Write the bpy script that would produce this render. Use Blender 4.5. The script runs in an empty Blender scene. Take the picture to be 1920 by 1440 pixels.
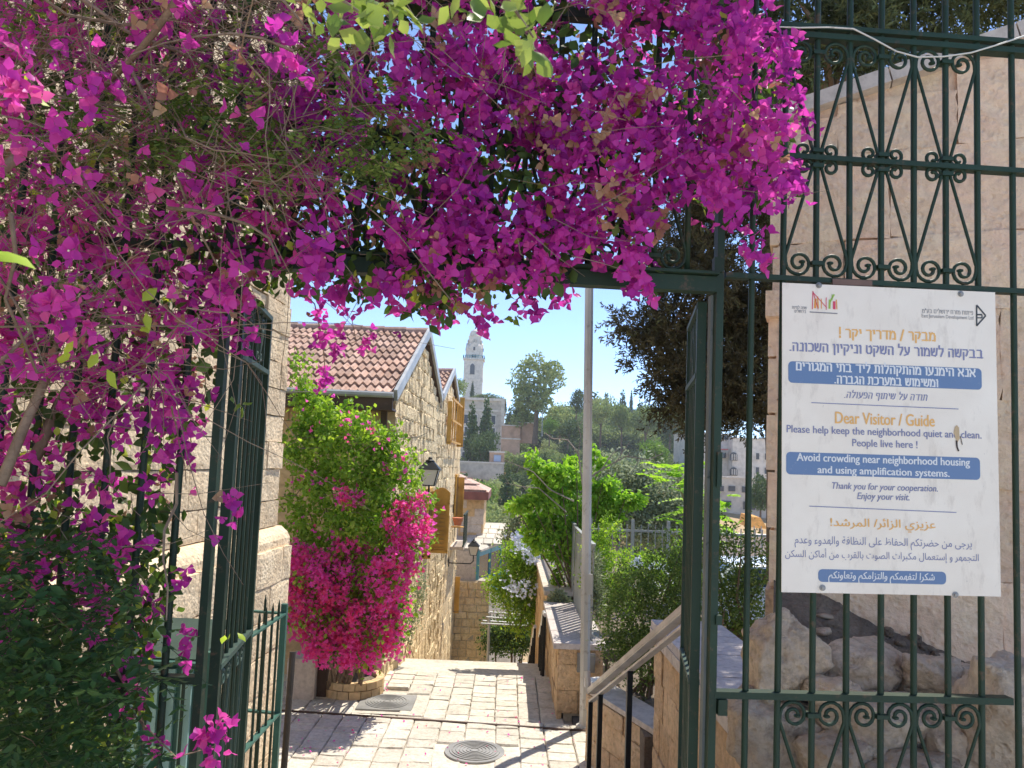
import bpy, math, random
import numpy as np
from mathutils import Matrix, Vector

SC = bpy.context.scene
COL = SC.collection
rad = math.radians

# ------------------------------------------------------------------ camera
FPX = 1440.0                      # focal length in pixels of the 1920 px wide photograph
PITCH, ROLL, EYE, SH = 4.5, 2.3, 1.6, 35.0
cam_d = bpy.data.cameras.new('camera')
cam_d.sensor_width = 36.0
cam_d.lens = 36.0 * FPX / 1920.0
cam_d.shift_y = SH / 1920.0
cam_d.clip_start = 0.05
cam_d.clip_end = 3000.0
cam_d.dof.use_dof = True
cam_d.dof.focus_distance = 4.5
cam_d.dof.aperture_fstop = 17.0
cam = bpy.data.objects.new('camera', cam_d)
COL.objects.link(cam)
RM = Matrix.Rotation(rad(90 + PITCH), 4, 'X') @ Matrix.Rotation(rad(ROLL), 4, 'Z')
cam.matrix_world = Matrix.Translation((0, 0, EYE)) @ RM
SC.camera = cam
R3 = np.array(RM.to_3x3())

def ray(px, py):
    return R3 @ np.array([(px - 960) / FPX, (720 - py + SH) / FPX, -1.0])
def P(px, py, Y):
    """the point at distance Y (metres along the street) seen at pixel px, py of the photograph"""
    d = ray(px, py)
    return np.array([0, 0, EYE]) + d * (Y / d[1])
def PZ(px, py, z):
    d = ray(px, py)
    return np.array([0, 0, EYE]) + d * ((z - EYE) / d[2])

# ------------------------------------------------------------------ light
HAZE = 0.00045
SUN_EL, SUN_AZ = 62.0, 35.0       # azimuth: degrees right of the street axis (+Y)
w = bpy.data.worlds.new("World"); SC.world = w; w.use_nodes = True
nt = w.node_tree; nt.nodes.clear()
sky = nt.nodes.new('ShaderNodeTexSky'); sky.sky_type = 'NISHITA'; sky.sun_disc = False
sky.sun_elevation = rad(SUN_EL); sky.sun_rotation = rad(SUN_AZ)
sky.altitude = 800; sky.air_density = 0.50; sky.dust_density = 0.0; sky.ozone_density = 2.0
bg = nt.nodes.new('ShaderNodeBackground'); bg.inputs[1].default_value = 0.15
wo = nt.nodes.new('ShaderNodeOutputWorld')
nt.links.new(sky.outputs[0], bg.inputs[0]); nt.links.new(bg.outputs[0], wo.inputs[0])
sd = bpy.data.lights.new('sun', 'SUN'); sd.energy = 2.75; sd.angle = rad(0.53); sd.color = (1.0, 0.93, 0.80)
sun = bpy.data.objects.new('sun', sd); COL.objects.link(sun)
sdir = Vector((math.sin(rad(SUN_AZ)) * math.cos(rad(SUN_EL)), math.cos(rad(SUN_AZ)) * math.cos(rad(SUN_EL)), math.sin(rad(SUN_EL))))
sun.rotation_euler = sdir.to_track_quat('Z', 'Y').to_euler()
sun.location = sdir * 30
SC.view_settings.view_transform = 'Standard'; SC.view_settings.look = 'None'
SC.view_settings.gamma = 1.0; SC.view_settings.use_curve_mapping = False
SC.view_settings.exposure = 1.25
SC.cycles.max_bounces = 8; SC.cycles.diffuse_bounces = 4; SC.cycles.glossy_bounces = 2
SC.cycles.transmission_bounces = 4; SC.cycles.volume_bounces = 0; SC.cycles.transparent_max_bounces = 6
SC.cycles.caustics_reflective = False; SC.cycles.caustics_refractive = False

# ------------------------------------------------------------------ helpers
WORLD = {}
def reg(o, parent, wl):
    COL.objects.link(o)
    if parent is not None:
        o.parent = parent
    WORLD[o.name] = wl
    return o
def tag(o, label=None, cat=None, group=None, kind=None):
    if label: o['label'] = label
    if cat: o['category'] = cat
    if group: o['group'] = group
    if kind: o['kind'] = kind
    return o
def thing(name, label, cat, loc, group=None):
    o = bpy.data.objects.new(name, None); o.empty_display_size = 0.2
    loc = Vector([float(c) for c in loc]); o.location = loc
    reg(o, None, loc)
    return tag(o, label, cat, group)

def make_mesh(name, V, F, mat, rnd=None, smooth=False):
    """V: (N,3) array; F: list of faces, or an (M,k) int array; fast path for arrays"""
    me = bpy.data.meshes.new(name)
    V = np.asarray(V, dtype=np.float32)
    if isinstance(F, np.ndarray):
        n, k = F.shape
        me.vertices.add(len(V)); me.vertices.foreach_set('co', V.ravel())
        me.loops.add(n * k); me.loops.foreach_set('vertex_index', F.astype(np.int32).ravel())
        me.polygons.add(n)
        me.polygons.foreach_set('loop_start', np.arange(0, n * k, k, dtype=np.int32))
        me.update(calc_edges=True)
    else:
        me.from_pydata([tuple(map(float, v)) for v in V], [], F)
        me.update()
    if rnd is not None:
        a = me.attributes.new('rnd', 'FLOAT', 'FACE'); a.data.foreach_set('value', np.asarray(rnd, dtype=np.float32))
    if smooth:
        me.polygons.foreach_set('use_smooth', np.ones(len(me.polygons), dtype=bool))
    if mat: me.materials.append(mat)
    return me
def mo(name, V, F, mat, parent=None, rnd=None, smooth=False, kind=None):
    """mesh object from world coordinates"""
    V = np.asarray(V, dtype=float)
    wl = Vector((0, 0, 0))
    if parent is not None:
        wl = WORLD[parent.name]; V = V - np.array(wl)
    o = bpy.data.objects.new(name, make_mesh(name, V, F, mat, rnd, smooth))
    reg(o, parent, wl)
    if kind: o['kind'] = kind
    return o
def place(name, mesh, M, parent=None):
    """object sharing a mesh, put at world matrix M"""
    o = bpy.data.objects.new(name, mesh)
    M = Matrix(M)
    if parent is not None:
        M = Matrix.Translation(-WORLD[parent.name]) @ M
    o.matrix_local = M
    reg(o, parent, M.to_translation())
    return o

class MB:
    def __init__(s): s.v = []; s.f = []
    def add(s, V, F):
        n = len(s.v); s.v += [tuple(map(float, p)) for p in V]; s.f += [tuple(i + n for i in f) for f in F]; return s
    def box(s, c, size, u=(1, 0, 0), n=(0, 1, 0), w=(0, 0, 1)):
        c = np.array(c, float); u = np.array(u, float) * size[0] / 2; n = np.array(n, float) * size[1] / 2; w = np.array(w, float) * size[2] / 2
        V = [c + a * u + b * n + d * w for a in (-1, 1) for b in (-1, 1) for d in (-1, 1)]
        F = [(0, 1, 3, 2), (4, 6, 7, 5), (0, 4, 5, 1), (2, 3, 7, 6), (0, 2, 6, 4), (1, 5, 7, 3)]
        return s.add(V, F)
    def bar(s, a, b, w, t=None, up=(0, 0, 1)):
        """rectangular bar from a to b: width w sideways, t along 'up'"""
        a = np.array(a, float); b = np.array(b, float); t = t or w
        d = b - a; L = np.linalg.norm(d); d = d / L
        up = np.array(up, float)
        if abs(d @ up) > .95: up = np.array((0, 1, 0.))
        sd_ = np.cross(d, up); sd_ /= np.linalg.norm(sd_); up = np.cross(sd_, d)
        return s.box((a + b) / 2, (L, w, t), d, sd_, up)
    def tube(s, pts, r, n=6, cap=True):
        pts = [np.array(p, float) for p in pts]
        rs = r if hasattr(r, '__len__') else [r] * len(pts)
        V = []; F = []
        prev = None
        for i, p in enumerate(pts):
            d = pts[min(i + 1, len(pts) - 1)] - pts[max(i - 1, 0)]
            d = d / (np.linalg.norm(d) + 1e-9)
            if prev is None:
                a = np.array((0, 0, 1.)) if abs(d[2]) < .9 else np.array((0, 1., 0))
                x = np.cross(d, a)
            else:
                x = prev - d * (prev @ d)
            x /= (np.linalg.norm(x) + 1e-9); prev = x; y = np.cross(d, x)
            for k in range(n):
                t = 2 * math.pi * (k + .5) / n
                V.append(p + rs[i] * (math.cos(t) * x + math.sin(t) * y))
        for i in range(len(pts) - 1):
            for k in range(n):
                F.append((i * n + k, i * n + (k + 1) % n, (i + 1) * n + (k + 1) % n, (i + 1) * n + k))
        if cap:
            F.append(tuple(range(n))[::-1]); F.append(tuple(range((len(pts) - 1) * n, len(pts) * n)))
        return s.add(V, F)
    def lathe(s, c, prof, n=16):
        V = []; F = []
        for (r, z) in prof:
            for k in range(n):
                t = 2 * math.pi * (k + .5) / n; V.append((c[0] + r * math.cos(t), c[1] + r * math.sin(t), c[2] + z))
        m = len(prof)
        for i in range(m - 1):
            for k in range(n): F.append((i * n + k, i * n + (k + 1) % n, (i + 1) * n + (k + 1) % n, (i + 1) * n + k))
        F.append(tuple(range(n))[::-1]); F.append(tuple(range((m - 1) * n, m * n)))
        return s.add(V, F)
    def prism(s, poly, off):
        """polygon (list of 3D points) extruded by vector off"""
        n = len(poly); off = np.array(off, float)
        V = [np.array(p, float) for p in poly] + [np.array(p, float) + off for p in poly]
        F = [tuple(range(n)), tuple(range(2 * n - 1, n - 1, -1))] + [(i, i + n, (i + 1) % n + n, (i + 1) % n) for i in range(n)]
        return s.add(V, F)
    def o(s, name, mat, parent=None, smooth=False, kind=None):
        ob = mo(name, s.v, s.f, mat, parent, None, smooth, kind)
        return ob

# ------------------------------------------------------------------ materials
def _new(name):
    m = bpy.data.materials.new(name); m.use_nodes = True
    t = m.node_tree; b = t.nodes['Principled BSDF']
    return m, t, b
def _noise(t, pos, scale, detail=4, rough=.55):
    n = t.nodes.new('ShaderNodeTexNoise'); n.inputs['Scale'].default_value = scale
    n.inputs['Detail'].default_value = detail; n.inputs['Roughness'].default_value = rough
    if pos is not None: t.links.new(pos, n.inputs['Vector'])
    return n.outputs['Fac']
def _ramp(t, fac, stops):
    r = t.nodes.new('ShaderNodeValToRGB'); e = r.color_ramp.elements
    while len(e) < len(stops): e.new(0.5)
    for i, (p, c) in enumerate(stops):
        e[i].position = p; e[i].color = (c[0], c[1], c[2], 1)
    t.links.new(fac, r.inputs[0]); return r.outputs[0]
def _mix(t, fac, a, b, mode='MIX'):
    n = t.nodes.new('ShaderNodeMix'); n.data_type = 'RGBA'; n.blend_type = mode
    for s_, v in ((n.inputs[0], fac), (n.inputs[6], a), (n.inputs[7], b)):
        if isinstance(v, (int, float)): s_.default_value = v
        elif isinstance(v, tuple): s_.default_value = (*v, 1)
        else: t.links.new(v, s_)
    return n.outputs[2]
def _math(t, op, a, b=None, c=None):
    n = t.nodes.new('ShaderNodeMath'); n.operation = op
    for i, v in enumerate((a, b, c)):
        if v is None: continue
        if isinstance(v, (int, float)): n.inputs[i].default_value = v
        else: t.links.new(v, n.inputs[i])
    return n.outputs[0]
def _map(t, pos, scale):
    n = t.nodes.new('ShaderNodeMapping'); n.inputs['Scale'].default_value = scale
    t.links.new(pos, n.inputs[0]); return n.outputs[0]
def stone_mat(name, ca, cb, stain, scale=6, bump=.35, dist=.02, stretch=(1, 1, 1), rnd=.25, rough=.9, pits=True, stainamt=.5, cracks=0, dark=.70):
    m, t, b = _new(name)
    g = t.nodes.new('ShaderNodeNewGeometry').outputs['Position']
    pos = _map(t, g, stretch)
    n1 = _noise(t, pos, scale * .35, 5, .6); n2 = _noise(t, pos, scale * 2.2, 8, .65); n3 = _noise(t, pos, scale * .9, 6, .7)
    col = _ramp(t, n1, [(.32, ca), (.68, cb)])
    f2 = _ramp(t, n2, [(.3, (dark, dark * .985, dark * .96)), (.55, (1, 1, 1)), (.8, (1.12, 1.1, 1.06))])
    col = _mix(t, 1.0, col, f2, 'MULTIPLY')
    st = _ramp(t, n3, [(.56, (0, 0, 0)), (.72, (stainamt, stainamt, stainamt))])
    col = _mix(t, st, col, stain)
    oi = t.nodes.new('ShaderNodeObjectInfo').outputs['Random']
    at = t.nodes.new('ShaderNodeAttribute'); at.attribute_name = 'rnd'
    r = _math(t, 'FRACT', _math(t, 'ADD', oi, at.outputs['Fac']))
    br = _math(t, 'MULTIPLY_ADD', r, rnd, 1 - rnd * .6)
    cb_ = t.nodes.new('ShaderNodeCombineColor')
    for i in range(3): t.links.new(br, cb_.inputs[i])
    col = _mix(t, 1.0, col, cb_.outputs[0], 'MULTIPLY')
    t.links.new(col, b.inputs['Base Color'])
    b.inputs['Roughness'].default_value = rough; b.inputs['Specular IOR Level'].default_value = .25
    h = _math(t, 'ADD', _math(t, 'MULTIPLY', n3, 1.0), _math(t, 'MULTIPLY', n2, .5))
    if pits:
        v = t.nodes.new('ShaderNodeTexVoronoi'); v.inputs['Scale'].default_value = scale * 3
        t.links.new(pos, v.inputs['Vector'])
        h = _math(t, 'ADD', h, _math(t, 'MULTIPLY', _math(t, 'MINIMUM', v.outputs['Distance'], .45), .6))
    if cracks:
        v2 = t.nodes.new('ShaderNodeTexVoronoi'); v2.feature = 'DISTANCE_TO_EDGE'; v2.inputs['Scale'].default_value = cracks
        nz = t.nodes.new('ShaderNodeTexNoise'); nz.inputs['Scale'].default_value = cracks * 2.5; nz.inputs['Detail'].default_value = 6; t.links.new(pos, nz.inputs['Vector'])
        vm = t.nodes.new('ShaderNodeVectorMath'); vm.operation = 'MULTIPLY_ADD'; t.links.new(nz.outputs['Color'], vm.inputs[0]); vm.inputs[1].default_value = (.9 / cracks,) * 3; t.links.new(pos, vm.inputs[2])
        t.links.new(vm.outputs[0], v2.inputs['Vector'])
        ck = _ramp(t, v2.outputs['Distance'], [(0, (0, 0, 0)), (.02, (1, 1, 1))])
        msk = _ramp(t, n3, [(.50, (1, 1, 1)), (.62, (0, 0, 0))])
        ck = _mix(t, msk, (1., 1., 1.), ck)
        t.links.new(_mix(t, 1.0, col, _mix(t, ck, (.55, .45, .38), (1., 1., 1.)), 'MULTIPLY'), b.inputs['Base Color'])
        h = _math(t, 'ADD', h, _math(t, 'MULTIPLY', ck, 1.2))
    bp = t.nodes.new('ShaderNodeBump'); bp.inputs['Strength'].default_value = bump; bp.inputs['Distance'].default_value = dist
    t.links.new(h, bp.inputs['Height']); t.links.new(bp.outputs[0], b.inputs['Normal'])
    return m
def paint(name, col, rough=.45, metal=0.0, wear=None, wearamt=.35, scale=30, bump=.15):
    m, t, b = _new(name)
    g = t.nodes.new('ShaderNodeNewGeometry').outputs['Position']
    n = _noise(t, g, scale, 6, .7); n2 = _noise(t, g, scale * .15, 3)
    c = _ramp(t, n2, [(.3, tuple(x * .8 for x in col)), (.7, tuple(min(1, x * 1.2) for x in col))])
    if wear:
        f = _ramp(t, n, [(.58, (0, 0, 0)), (.7, (wearamt,) * 3)])
        c = _mix(t, f, c, wear)
    t.links.new(c, b.inputs['Base Color'])
    b.inputs['Roughness'].default_value = rough; b.inputs['Metallic'].default_value = metal; b.inputs['Specular IOR Level'].default_value = .35
    bp = t.nodes.new('ShaderNodeBump'); bp.inputs['Strength'].default_value = bump; bp.inputs['Distance'].default_value = .003
    t.links.new(n, bp.inputs['Height']); t.links.new(bp.outputs[0], b.inputs['Normal'])
    return m
def leaf_mat(name, stops, trans=.45, rough=.5, objrnd=0.0, tint=None):
    m, t, b = _new(name)
    at = t.nodes.new('ShaderNodeAttribute'); at.attribute_name = 'rnd'
    f = at.outputs['Fac']
    if objrnd:
        oi = t.nodes.new('ShaderNodeObjectInfo').outputs['Random']
        f = _math(t, 'MULTIPLY_ADD', oi, objrnd, _math(t, 'MULTIPLY', f, 1 - objrnd))
    c = _ramp(t, f, stops)
    t.links.new(c, b.inputs['Base Color']); b.inputs['Roughness'].default_value = rough
    b.inputs['Specular IOR Level'].default_value = .3
    tr = t.nodes.new('ShaderNodeBsdfTranslucent')
    if tint: c2 = _mix(t, 1.0, c, tint, 'MULTIPLY')
    else: c2 = c
    t.links.new(c2, tr.inputs[0])
    mx = t.nodes.new('ShaderNodeMixShader'); mx.inputs[0].default_value = trans
    t.links.new(b.outputs[0], mx.inputs[1]); t.links.new(tr.outputs[0], mx.inputs[2])
    t.links.new(mx.outputs[0], t.nodes['Material Output'].inputs[0])
    return m
def flat(name, col, rough=.6):
    m, t, b = _new(name); b.inputs['Base Color'].default_value = (*col, 1); b.inputs['Roughness'].default_value = rough; return m

M = {}
M['iron'] = paint('green_iron_paint', (.014, .036, .020), .55, .0, (.10, .065, .04), .85, 24, .5)
M['dust'] = paint('dusty_green_paint', (.04, .075, .06), .6, .0, (.16, .15, .11), .5, 35)
M['sea'] = paint('sea_green_paint', (.045, .13, .105), .45, .0, (.05, .1, .08), .4, 20)
M['pave'] = stone_mat('paving_limestone', (.60, .545, .46), (.70, .655, .57), (.44, .38, .30), 9, .8, .012, rnd=.22, stainamt=.45)
M['joint'] = stone_mat('joint_mortar', (.46, .41, .33), (.54, .48, .40), (.34, .29, .22), 9, .4, .01, rnd=0)
M['lime'] = stone_mat('chiselled_limestone', (.76, .58, .38), (.86, .70, .49), (.50, .35, .21), 8, .9, .03, rnd=.28)
M['limegable'] = stone_mat('rough_faced_limestone', (.82, .62, .37), (.90, .74, .48), (.56, .38, .20), 7, 1.0, .05, rnd=.22)
M['gjoint'] = stone_mat('gable_mortar', (.62, .53, .40), (.68, .60, .46), (.5, .4, .28), 9, .4, .01, rnd=0)
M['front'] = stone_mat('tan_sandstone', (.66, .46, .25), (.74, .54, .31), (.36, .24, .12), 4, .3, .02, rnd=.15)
M['orange'] = stone_mat('golden_limestone', (.72, .48, .28), (.82, .60, .38), (.44, .27, .14), 7, 1.0, .05, rnd=.22, stainamt=.7)
M['pinkish'] = stone_mat('dressed_pinkish_limestone', (.88, .60, .44), (.90, .71, .49), (.56, .38, .27), 8, .9, .03, rnd=.22, stainamt=.6, dark=.84)
M['rock'] = stone_mat('weathered_rock', (.50, .38, .28), (.74, .60, .45), (.24, .17, .12), 9, 1.0, .035, rnd=.35, stainamt=.8, dark=.65)
M['soil'] = stone_mat('dark_soil_rubble', (.16, .125, .095), (.27, .215, .165), (.07, .055, .04), 14, 1.0, .03, rnd=0)
M['cope'] = stone_mat('grey_coping', (.54, .48, .46), (.62, .56, .53), (.40, .34, .32), 9, .3, .006, rnd=.1)
M['copelight'] = stone_mat('pale_coping', (.58, .50, .44), (.68, .60, .52), (.42, .34, .28), 6, .35, .008, rnd=.1)
M['tile'] = stone_mat('clay_roof_tile', (.46, .29, .22), (.58, .41, .34), (.26, .2, .17), 7, .4, .01, rnd=.5, pits=False, stainamt=.8)
M['brown'] = paint('dark_brown_board', (.085, .05, .038), .6, 0, (.16, .12, .1), .5, 25)
M['zinc'] = paint('grey_metal_flashing', (.42, .43, .43), .5, .3, (.25, .25, .25), .4, 20)
M['ochre'] = paint('ochre_wood_paint', (.62, .34, .07), .55, 0, (.4, .2, .05), .3, 25)
M['steel'] = paint('brushed_steel', (.64, .62, .58), .42, .45, (.36, .33, .29), .35, 30)
M['peel'] = paint('peeling_grey_green_paint', (.16, .18, .17), .7, 0, (.03, .05, .04), .9, 18, .5)
M['black'] = paint('black_metal', (.012, .013, .013), .45, .2, (.06, .05, .04), .3, 30)
M['pole'] = paint('pale_pole_paint', (.58, .56, .51), .55, 0, (.32, .28, .22), .8, 9)
M['greyfence'] = paint('grey_fence_paint', (.36, .38, .38), .5, .1, (.25, .25, .24), .3, 12)
M['teal'] = paint('teal_frame_paint', (.10, .32, .38), .5, 0, (.06, .2, .24), .3, 12)
M['cast'] = paint('cast_iron_cover', (.30, .295, .285), .55, .4, (.12, .11, .1), .5, 25)
M['glass'] = flat('dark_glass', (.03, .035, .04), .08)
M['milk'] = flat('frosted_lantern_glass', (.62, .60, .58), .35)
M['bark'] = stone_mat('bark', (.16, .115, .08), (.24, .18, .13), (.08, .055, .04), 12, .9, .01, stretch=(1, 1, .3), rnd=.2)
M['barkgrey'] = stone_mat('grey_bark', (.28, .24, .2), (.40, .35, .3), (.15, .12, .1), 12, .6, .01, stretch=(1, 1, .3), rnd=.2)
M['tower'] = stone_mat('tower_limestone', (.72, .65, .56), (.80, .74, .65), (.5, .44, .38), .5, .3, .1, rnd=.06)
M['far'] = stone_mat('far_limestone', (.56, .50, .42), (.66, .60, .50), (.36, .31, .25), .6, .4, .1, rnd=.06)
M['farpink'] = stone_mat('pink_terrace_wall', (.58, .36, .24), (.66, .44, .30), (.44, .30, .2), .4, .3, .05, rnd=.1)
M['earth'] = stone_mat('dry_earth', (.42, .29, .15), (.56, .41, .24), (.20, .18, .08), .25, .6, .2, rnd=0, stainamt=.9)
M['darkwin'] = flat('dark_window', (.05, .05, .055), .3)
# foliage
M['bract'] = leaf_mat('magenta_bract', [(0, (.30, .02, .26)), (.25, (.55, .045, .44)), (.55, (.76, .08, .50)), (.85, (.84, .15, .42)), (1, (.84, .32, .38))], .55, .45)
M['pink'] = leaf_mat('hot_pink_bract', [(0, (.97, .13, .66)), (.5, (.98, .15, .54)), (.85, (.95, .10, .28)), (1, (.98, .26, .30))], .62, .5)
M['dry'] = leaf_mat('dry_papery_bract', [(0, (.36, .16, .12)), (1, (.55, .38, .22))], .4, .8)
M['cream'] = flat('cream_blossom', (.85, .78, .5), .6)
M['vineleaf'] = leaf_mat('bougainvillea_leaf', [(0, (.035, .07, .02)), (.6, (.08, .15, .035)), (.9, (.20, .30, .06)), (1, (.42, .50, .07))], .4, .45, tint=(1.4, 1.4, .8))
M['brightleaf'] = leaf_mat('bright_leaf', [(0, (.09, .19, .025)), (.5, (.22, .38, .045)), (1, (.48, .62, .10))], .5, .45, tint=(1.5, 1.5, .7))
M['limeleaf'] = leaf_mat('lime_leaf', [(0, (.10, .24, .03)), (.5, (.26, .48, .05)), (1, (.46, .64, .09))], .5, .5, tint=(1.3, 1.35, .7))
M['jasmine'] = leaf_mat('dark_pinnate_leaf', [(0, (.022, .055, .024)), (.7, (.05, .115, .04)), (1, (.14, .24, .06))], .35, .5, tint=(1.3, 1.4, .8))
M['shrubleaf'] = leaf_mat('small_shrub_leaf', [(0, (.05, .10, .02)), (.6, (.13, .21, .045)), (1, (.36, .44, .12))], .4, .5, tint=(1.2, 1.2, .8))
M['conifer'] = leaf_mat('dark_conifer_spray', [(0, (.045, .038, .022)), (.5, (.095, .085, .042)), (.8, (.15, .13, .065)), (1, (.16, .19, .07))], .3, .8)
M['coniferback'] = leaf_mat('green_conifer_spray', [(0, (.03, .045, .02)), (.5, (.07, .09, .035)), (1, (.18, .21, .08))], .25, .8)
M['olive'] = leaf_mat('olive_leaf', [(0, (.18, .23, .12)), (.6, (.33, .39, .22)), (1, (.52, .56, .38))], .4, .6)
M['fartree'] = leaf_mat('far_tree_leaf', [(0, (.06, .11, .03)), (.3, (.13, .19, .05)), (.6, (.26, .33, .10)), (.8, (.38, .43, .18)), (1, (.44, .56, .12))], .35, .7, objrnd=.6)
M['fardark'] = leaf_mat('far_dark_leaf', [(0, (.04, .075, .025)), (1, (.14, .20, .065))], .25, .7, objrnd=.4)
M['vivid'] = leaf_mat('vivid_green_leaf', [(0, (.10, .20, .03)), (1, (.24, .38, .06))], .4, .6)
M['plumb'] = leaf_mat('pale_blue_blossom', [(0, (.55, .62, .80)), (1, (.75, .80, .90))], .3, .6)
M['twig'] = stone_mat('woody_twig', (.20, .14, .10), (.32, .24, .17), (.12, .08, .06), 20, .5, .003, rnd=.3)

# ------------------------------------------------------------------ leaf / flower scattering
def rng_(s): return np.random.default_rng(s)
def rand_rot(r, n, down=None, amount=0.0, normal=None, namount=0.0):
    """random rotation matrices; local +X leaf axis can be biased towards 'down', local +Z normal towards 'normal'"""
    x = r.normal(size=(n, 3)); x /= np.linalg.norm(x, axis=1)[:, None]
    if down is not None:
        x = x * (1 - amount) + np.array(down) * amount; x /= np.linalg.norm(x, axis=1)[:, None]
    z = r.normal(size=(n, 3)); z /= np.linalg.norm(z, axis=1)[:, None]
    if normal is not None: z = z * (1 - namount) + np.asarray(normal) * namount
    z = z - x * np.sum(x * z, 1)[:, None]; z /= (np.linalg.norm(z, axis=1)[:, None] + 1e-9)
    y = np.cross(z, x)
    return np.stack([x, y, z], axis=2)
def leaf_tpl(wd=.5, fold=.10, curl=.12, pts=1):
    # x along the leaf 0..1 ; 4 quads/tris
    V = np.array([(0, 0, 0), (.38, wd / 2, -fold), (.45, 0, curl * .6), (.38, -wd / 2, -fold), (1, 0, -curl), (.72, wd * .33, -fold * .6), (.72, -wd * .33, -fold * .6)])
    F = np.array([(0, 2, 1), (0, 3, 2), (1, 2, 5), (2, 4, 5), (3, 6, 2), (2, 6, 4)])
    return V, F
def quad_tpl(wd=.6):
    return np.array([(0, 0, 0), (.5, wd / 2, .08), (1, 0, 0), (.5, -wd / 2, .08)]), np.array([(0, 1, 2), (0, 2, 3)])
def flower_tpl(seed, open_=.75, wd=.72):
    r = rng_(seed); Vs = []; Fs = []; k = 0
    V0, F0 = leaf_tpl(wd, -.10, .10)
    for i in range(3):
        a = 2 * math.pi * i / 3 + r.uniform(-.25, .25); el = open_ + r.uniform(-.2, .2)
        ca, sa, ce, se = math.cos(a), math.sin(a), math.cos(el), math.sin(el)
        X = np.array((ca * ce, sa * ce, se)); Yv = np.array((-sa, ca, 0.)); Z = np.cross(X, Yv)
        s = r.uniform(.85, 1.1)
        Vs.append((V0[:, :1] * X + V0[:, 1:2] * Yv + V0[:, 2:] * Z) * s); Fs.append(F0 + k); k += len(V0)
    return np.vstack(Vs), np.vstack(Fs)
def inst(tpl, pos, R, s):
    tv, tf = tpl; n = len(pos)
    V = np.einsum('nij,kj->nki', R, tv) * np.asarray(s)[:, None, None] + pos[:, None, :]
    F = tf[None] + (np.arange(n) * len(tv))[:, None, None]
    return V.reshape(-1, 3), F.reshape(-1, tf.shape[1])
def scatter(name, tpls, pos, R, s, rnd, mat, parent, kind='stuff'):
    Vs = []; Fs = []; Rs = []; k = 0; n = len(pos)
    if n == 0: return None
    idx = np.arange(n) % len(tpls)
    for j, tp in enumerate(tpls):
        m = idx == j
        if not m.any(): continue
        V, F = inst(tp, pos[m], R[m], s[m]); Vs.append(V); Fs.append(F + k); k += len(V)
        Rs.append(np.repeat(rnd[m], len(tp[1])))
    return mo(name, np.vstack(Vs), np.vstack(Fs), mat, parent, np.concatenate(Rs), kind=kind)
def lobes_points(r, lobes, n, shell=.35, lump=.22):
    L = np.array([l[:6] for l in lobes], float)
    wgt = (L[:, 3] * L[:, 5] + L[:, 3] * L[:, 4] + L[:, 4] * L[:, 5]); wgt /= wgt.sum()
    i = r.choice(len(L), n, p=wgt)
    d = r.normal(size=(n, 3)); d /= np.linalg.norm(d, axis=1)[:, None]
    ph = r.uniform(0, 6.28, (len(L), 6))[i]
    lumpv = 1 + lump * (np.sin(4 * d[:, 0] + ph[:, 0]) * np.sin(5 * d[:, 2] + ph[:, 1]) + .6 * np.sin(9 * d[:, 1] + ph[:, 2]) * np.sin(8 * d[:, 2] + ph[:, 3]))
    rr = (1 - shell * r.random(n) ** 1.3) * lumpv
    return L[i, :3] + d * L[i, 3:6] * rr[:, None], d, i

# ------------------------------------------------------------------ stone blocks
def block_tpl(seed, nu=4, nv=3, rough=.12, edge=.10):
    """unit block: x -0.5..0.5, z -0.5..0.5, front at y=0 bulging to -y, back at y=1"""
    r = rng_(seed); V = []; F = []
    us = np.linspace(-.5, .5, nu + 1); vs = np.linspace(-.5, .5, nv + 1)
    if nu > 2: us[1] = -.4; us[-2] = .4
    if nv > 2: vs[1] = -.36; vs[-2] = .36
    for j, v in enumerate(vs):
        for i, u in enumerate(us):
            e = i in (0, nu) or j in (0, nv)
            V.append((u + (r.uniform(-.012, .012)), (edge if e else 0) + r.uniform(-rough, rough) * (.3 if e else 1), v + r.uniform(-.02, .02)))
    W_ = nu + 1
    for j in range(nv):
        for i in range(nu):
            a = j * W_ + i; F.append((a, a + 1, a + W_ + 1, a + W_))
    ring = [i for i in range(W_)] + [j * W_ + nu for j in range(1, nv + 1)] + [nv * W_ + i for i in range(nu - 1, -1, -1)] + [j * W_ for j in range(nv - 1, 0, -1)]
    cs = [(-.5, -.5), (.5, -.5), (.5, .5), (-.5, .5)]
    k = len(V)
    for c in cs: V.append((c[0], 1, c[1]))
    # sides: fan from each back corner edge
    sides = [(ring[0:nu + 1], k, k + 1), (ring[nu:nu + nv + 1], k + 1, k + 2), (ring[nu + nv:nu + nv + nu + 1], k + 2, k + 3), (ring[nu + nv + nu:] + [ring[0]], k + 3, k)]
    for s_, a, b in sides: F.append(tuple([a] + [b] + list(s_)[::-1]))
    return np.array(V), F
def block_meshes(tag_, mat, seeds, **kw):
    out = []
    for s in seeds:
        V, F = block_tpl(s, **kw); out.append(make_mesh(tag_, V, F, mat))
    return out
BL = {}
def blocks(kind, mat, **kw):
    if kind not in BL: BL[kind] = block_meshes(kind, mat, range(7), **kw)
    return BL[kind]
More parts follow.
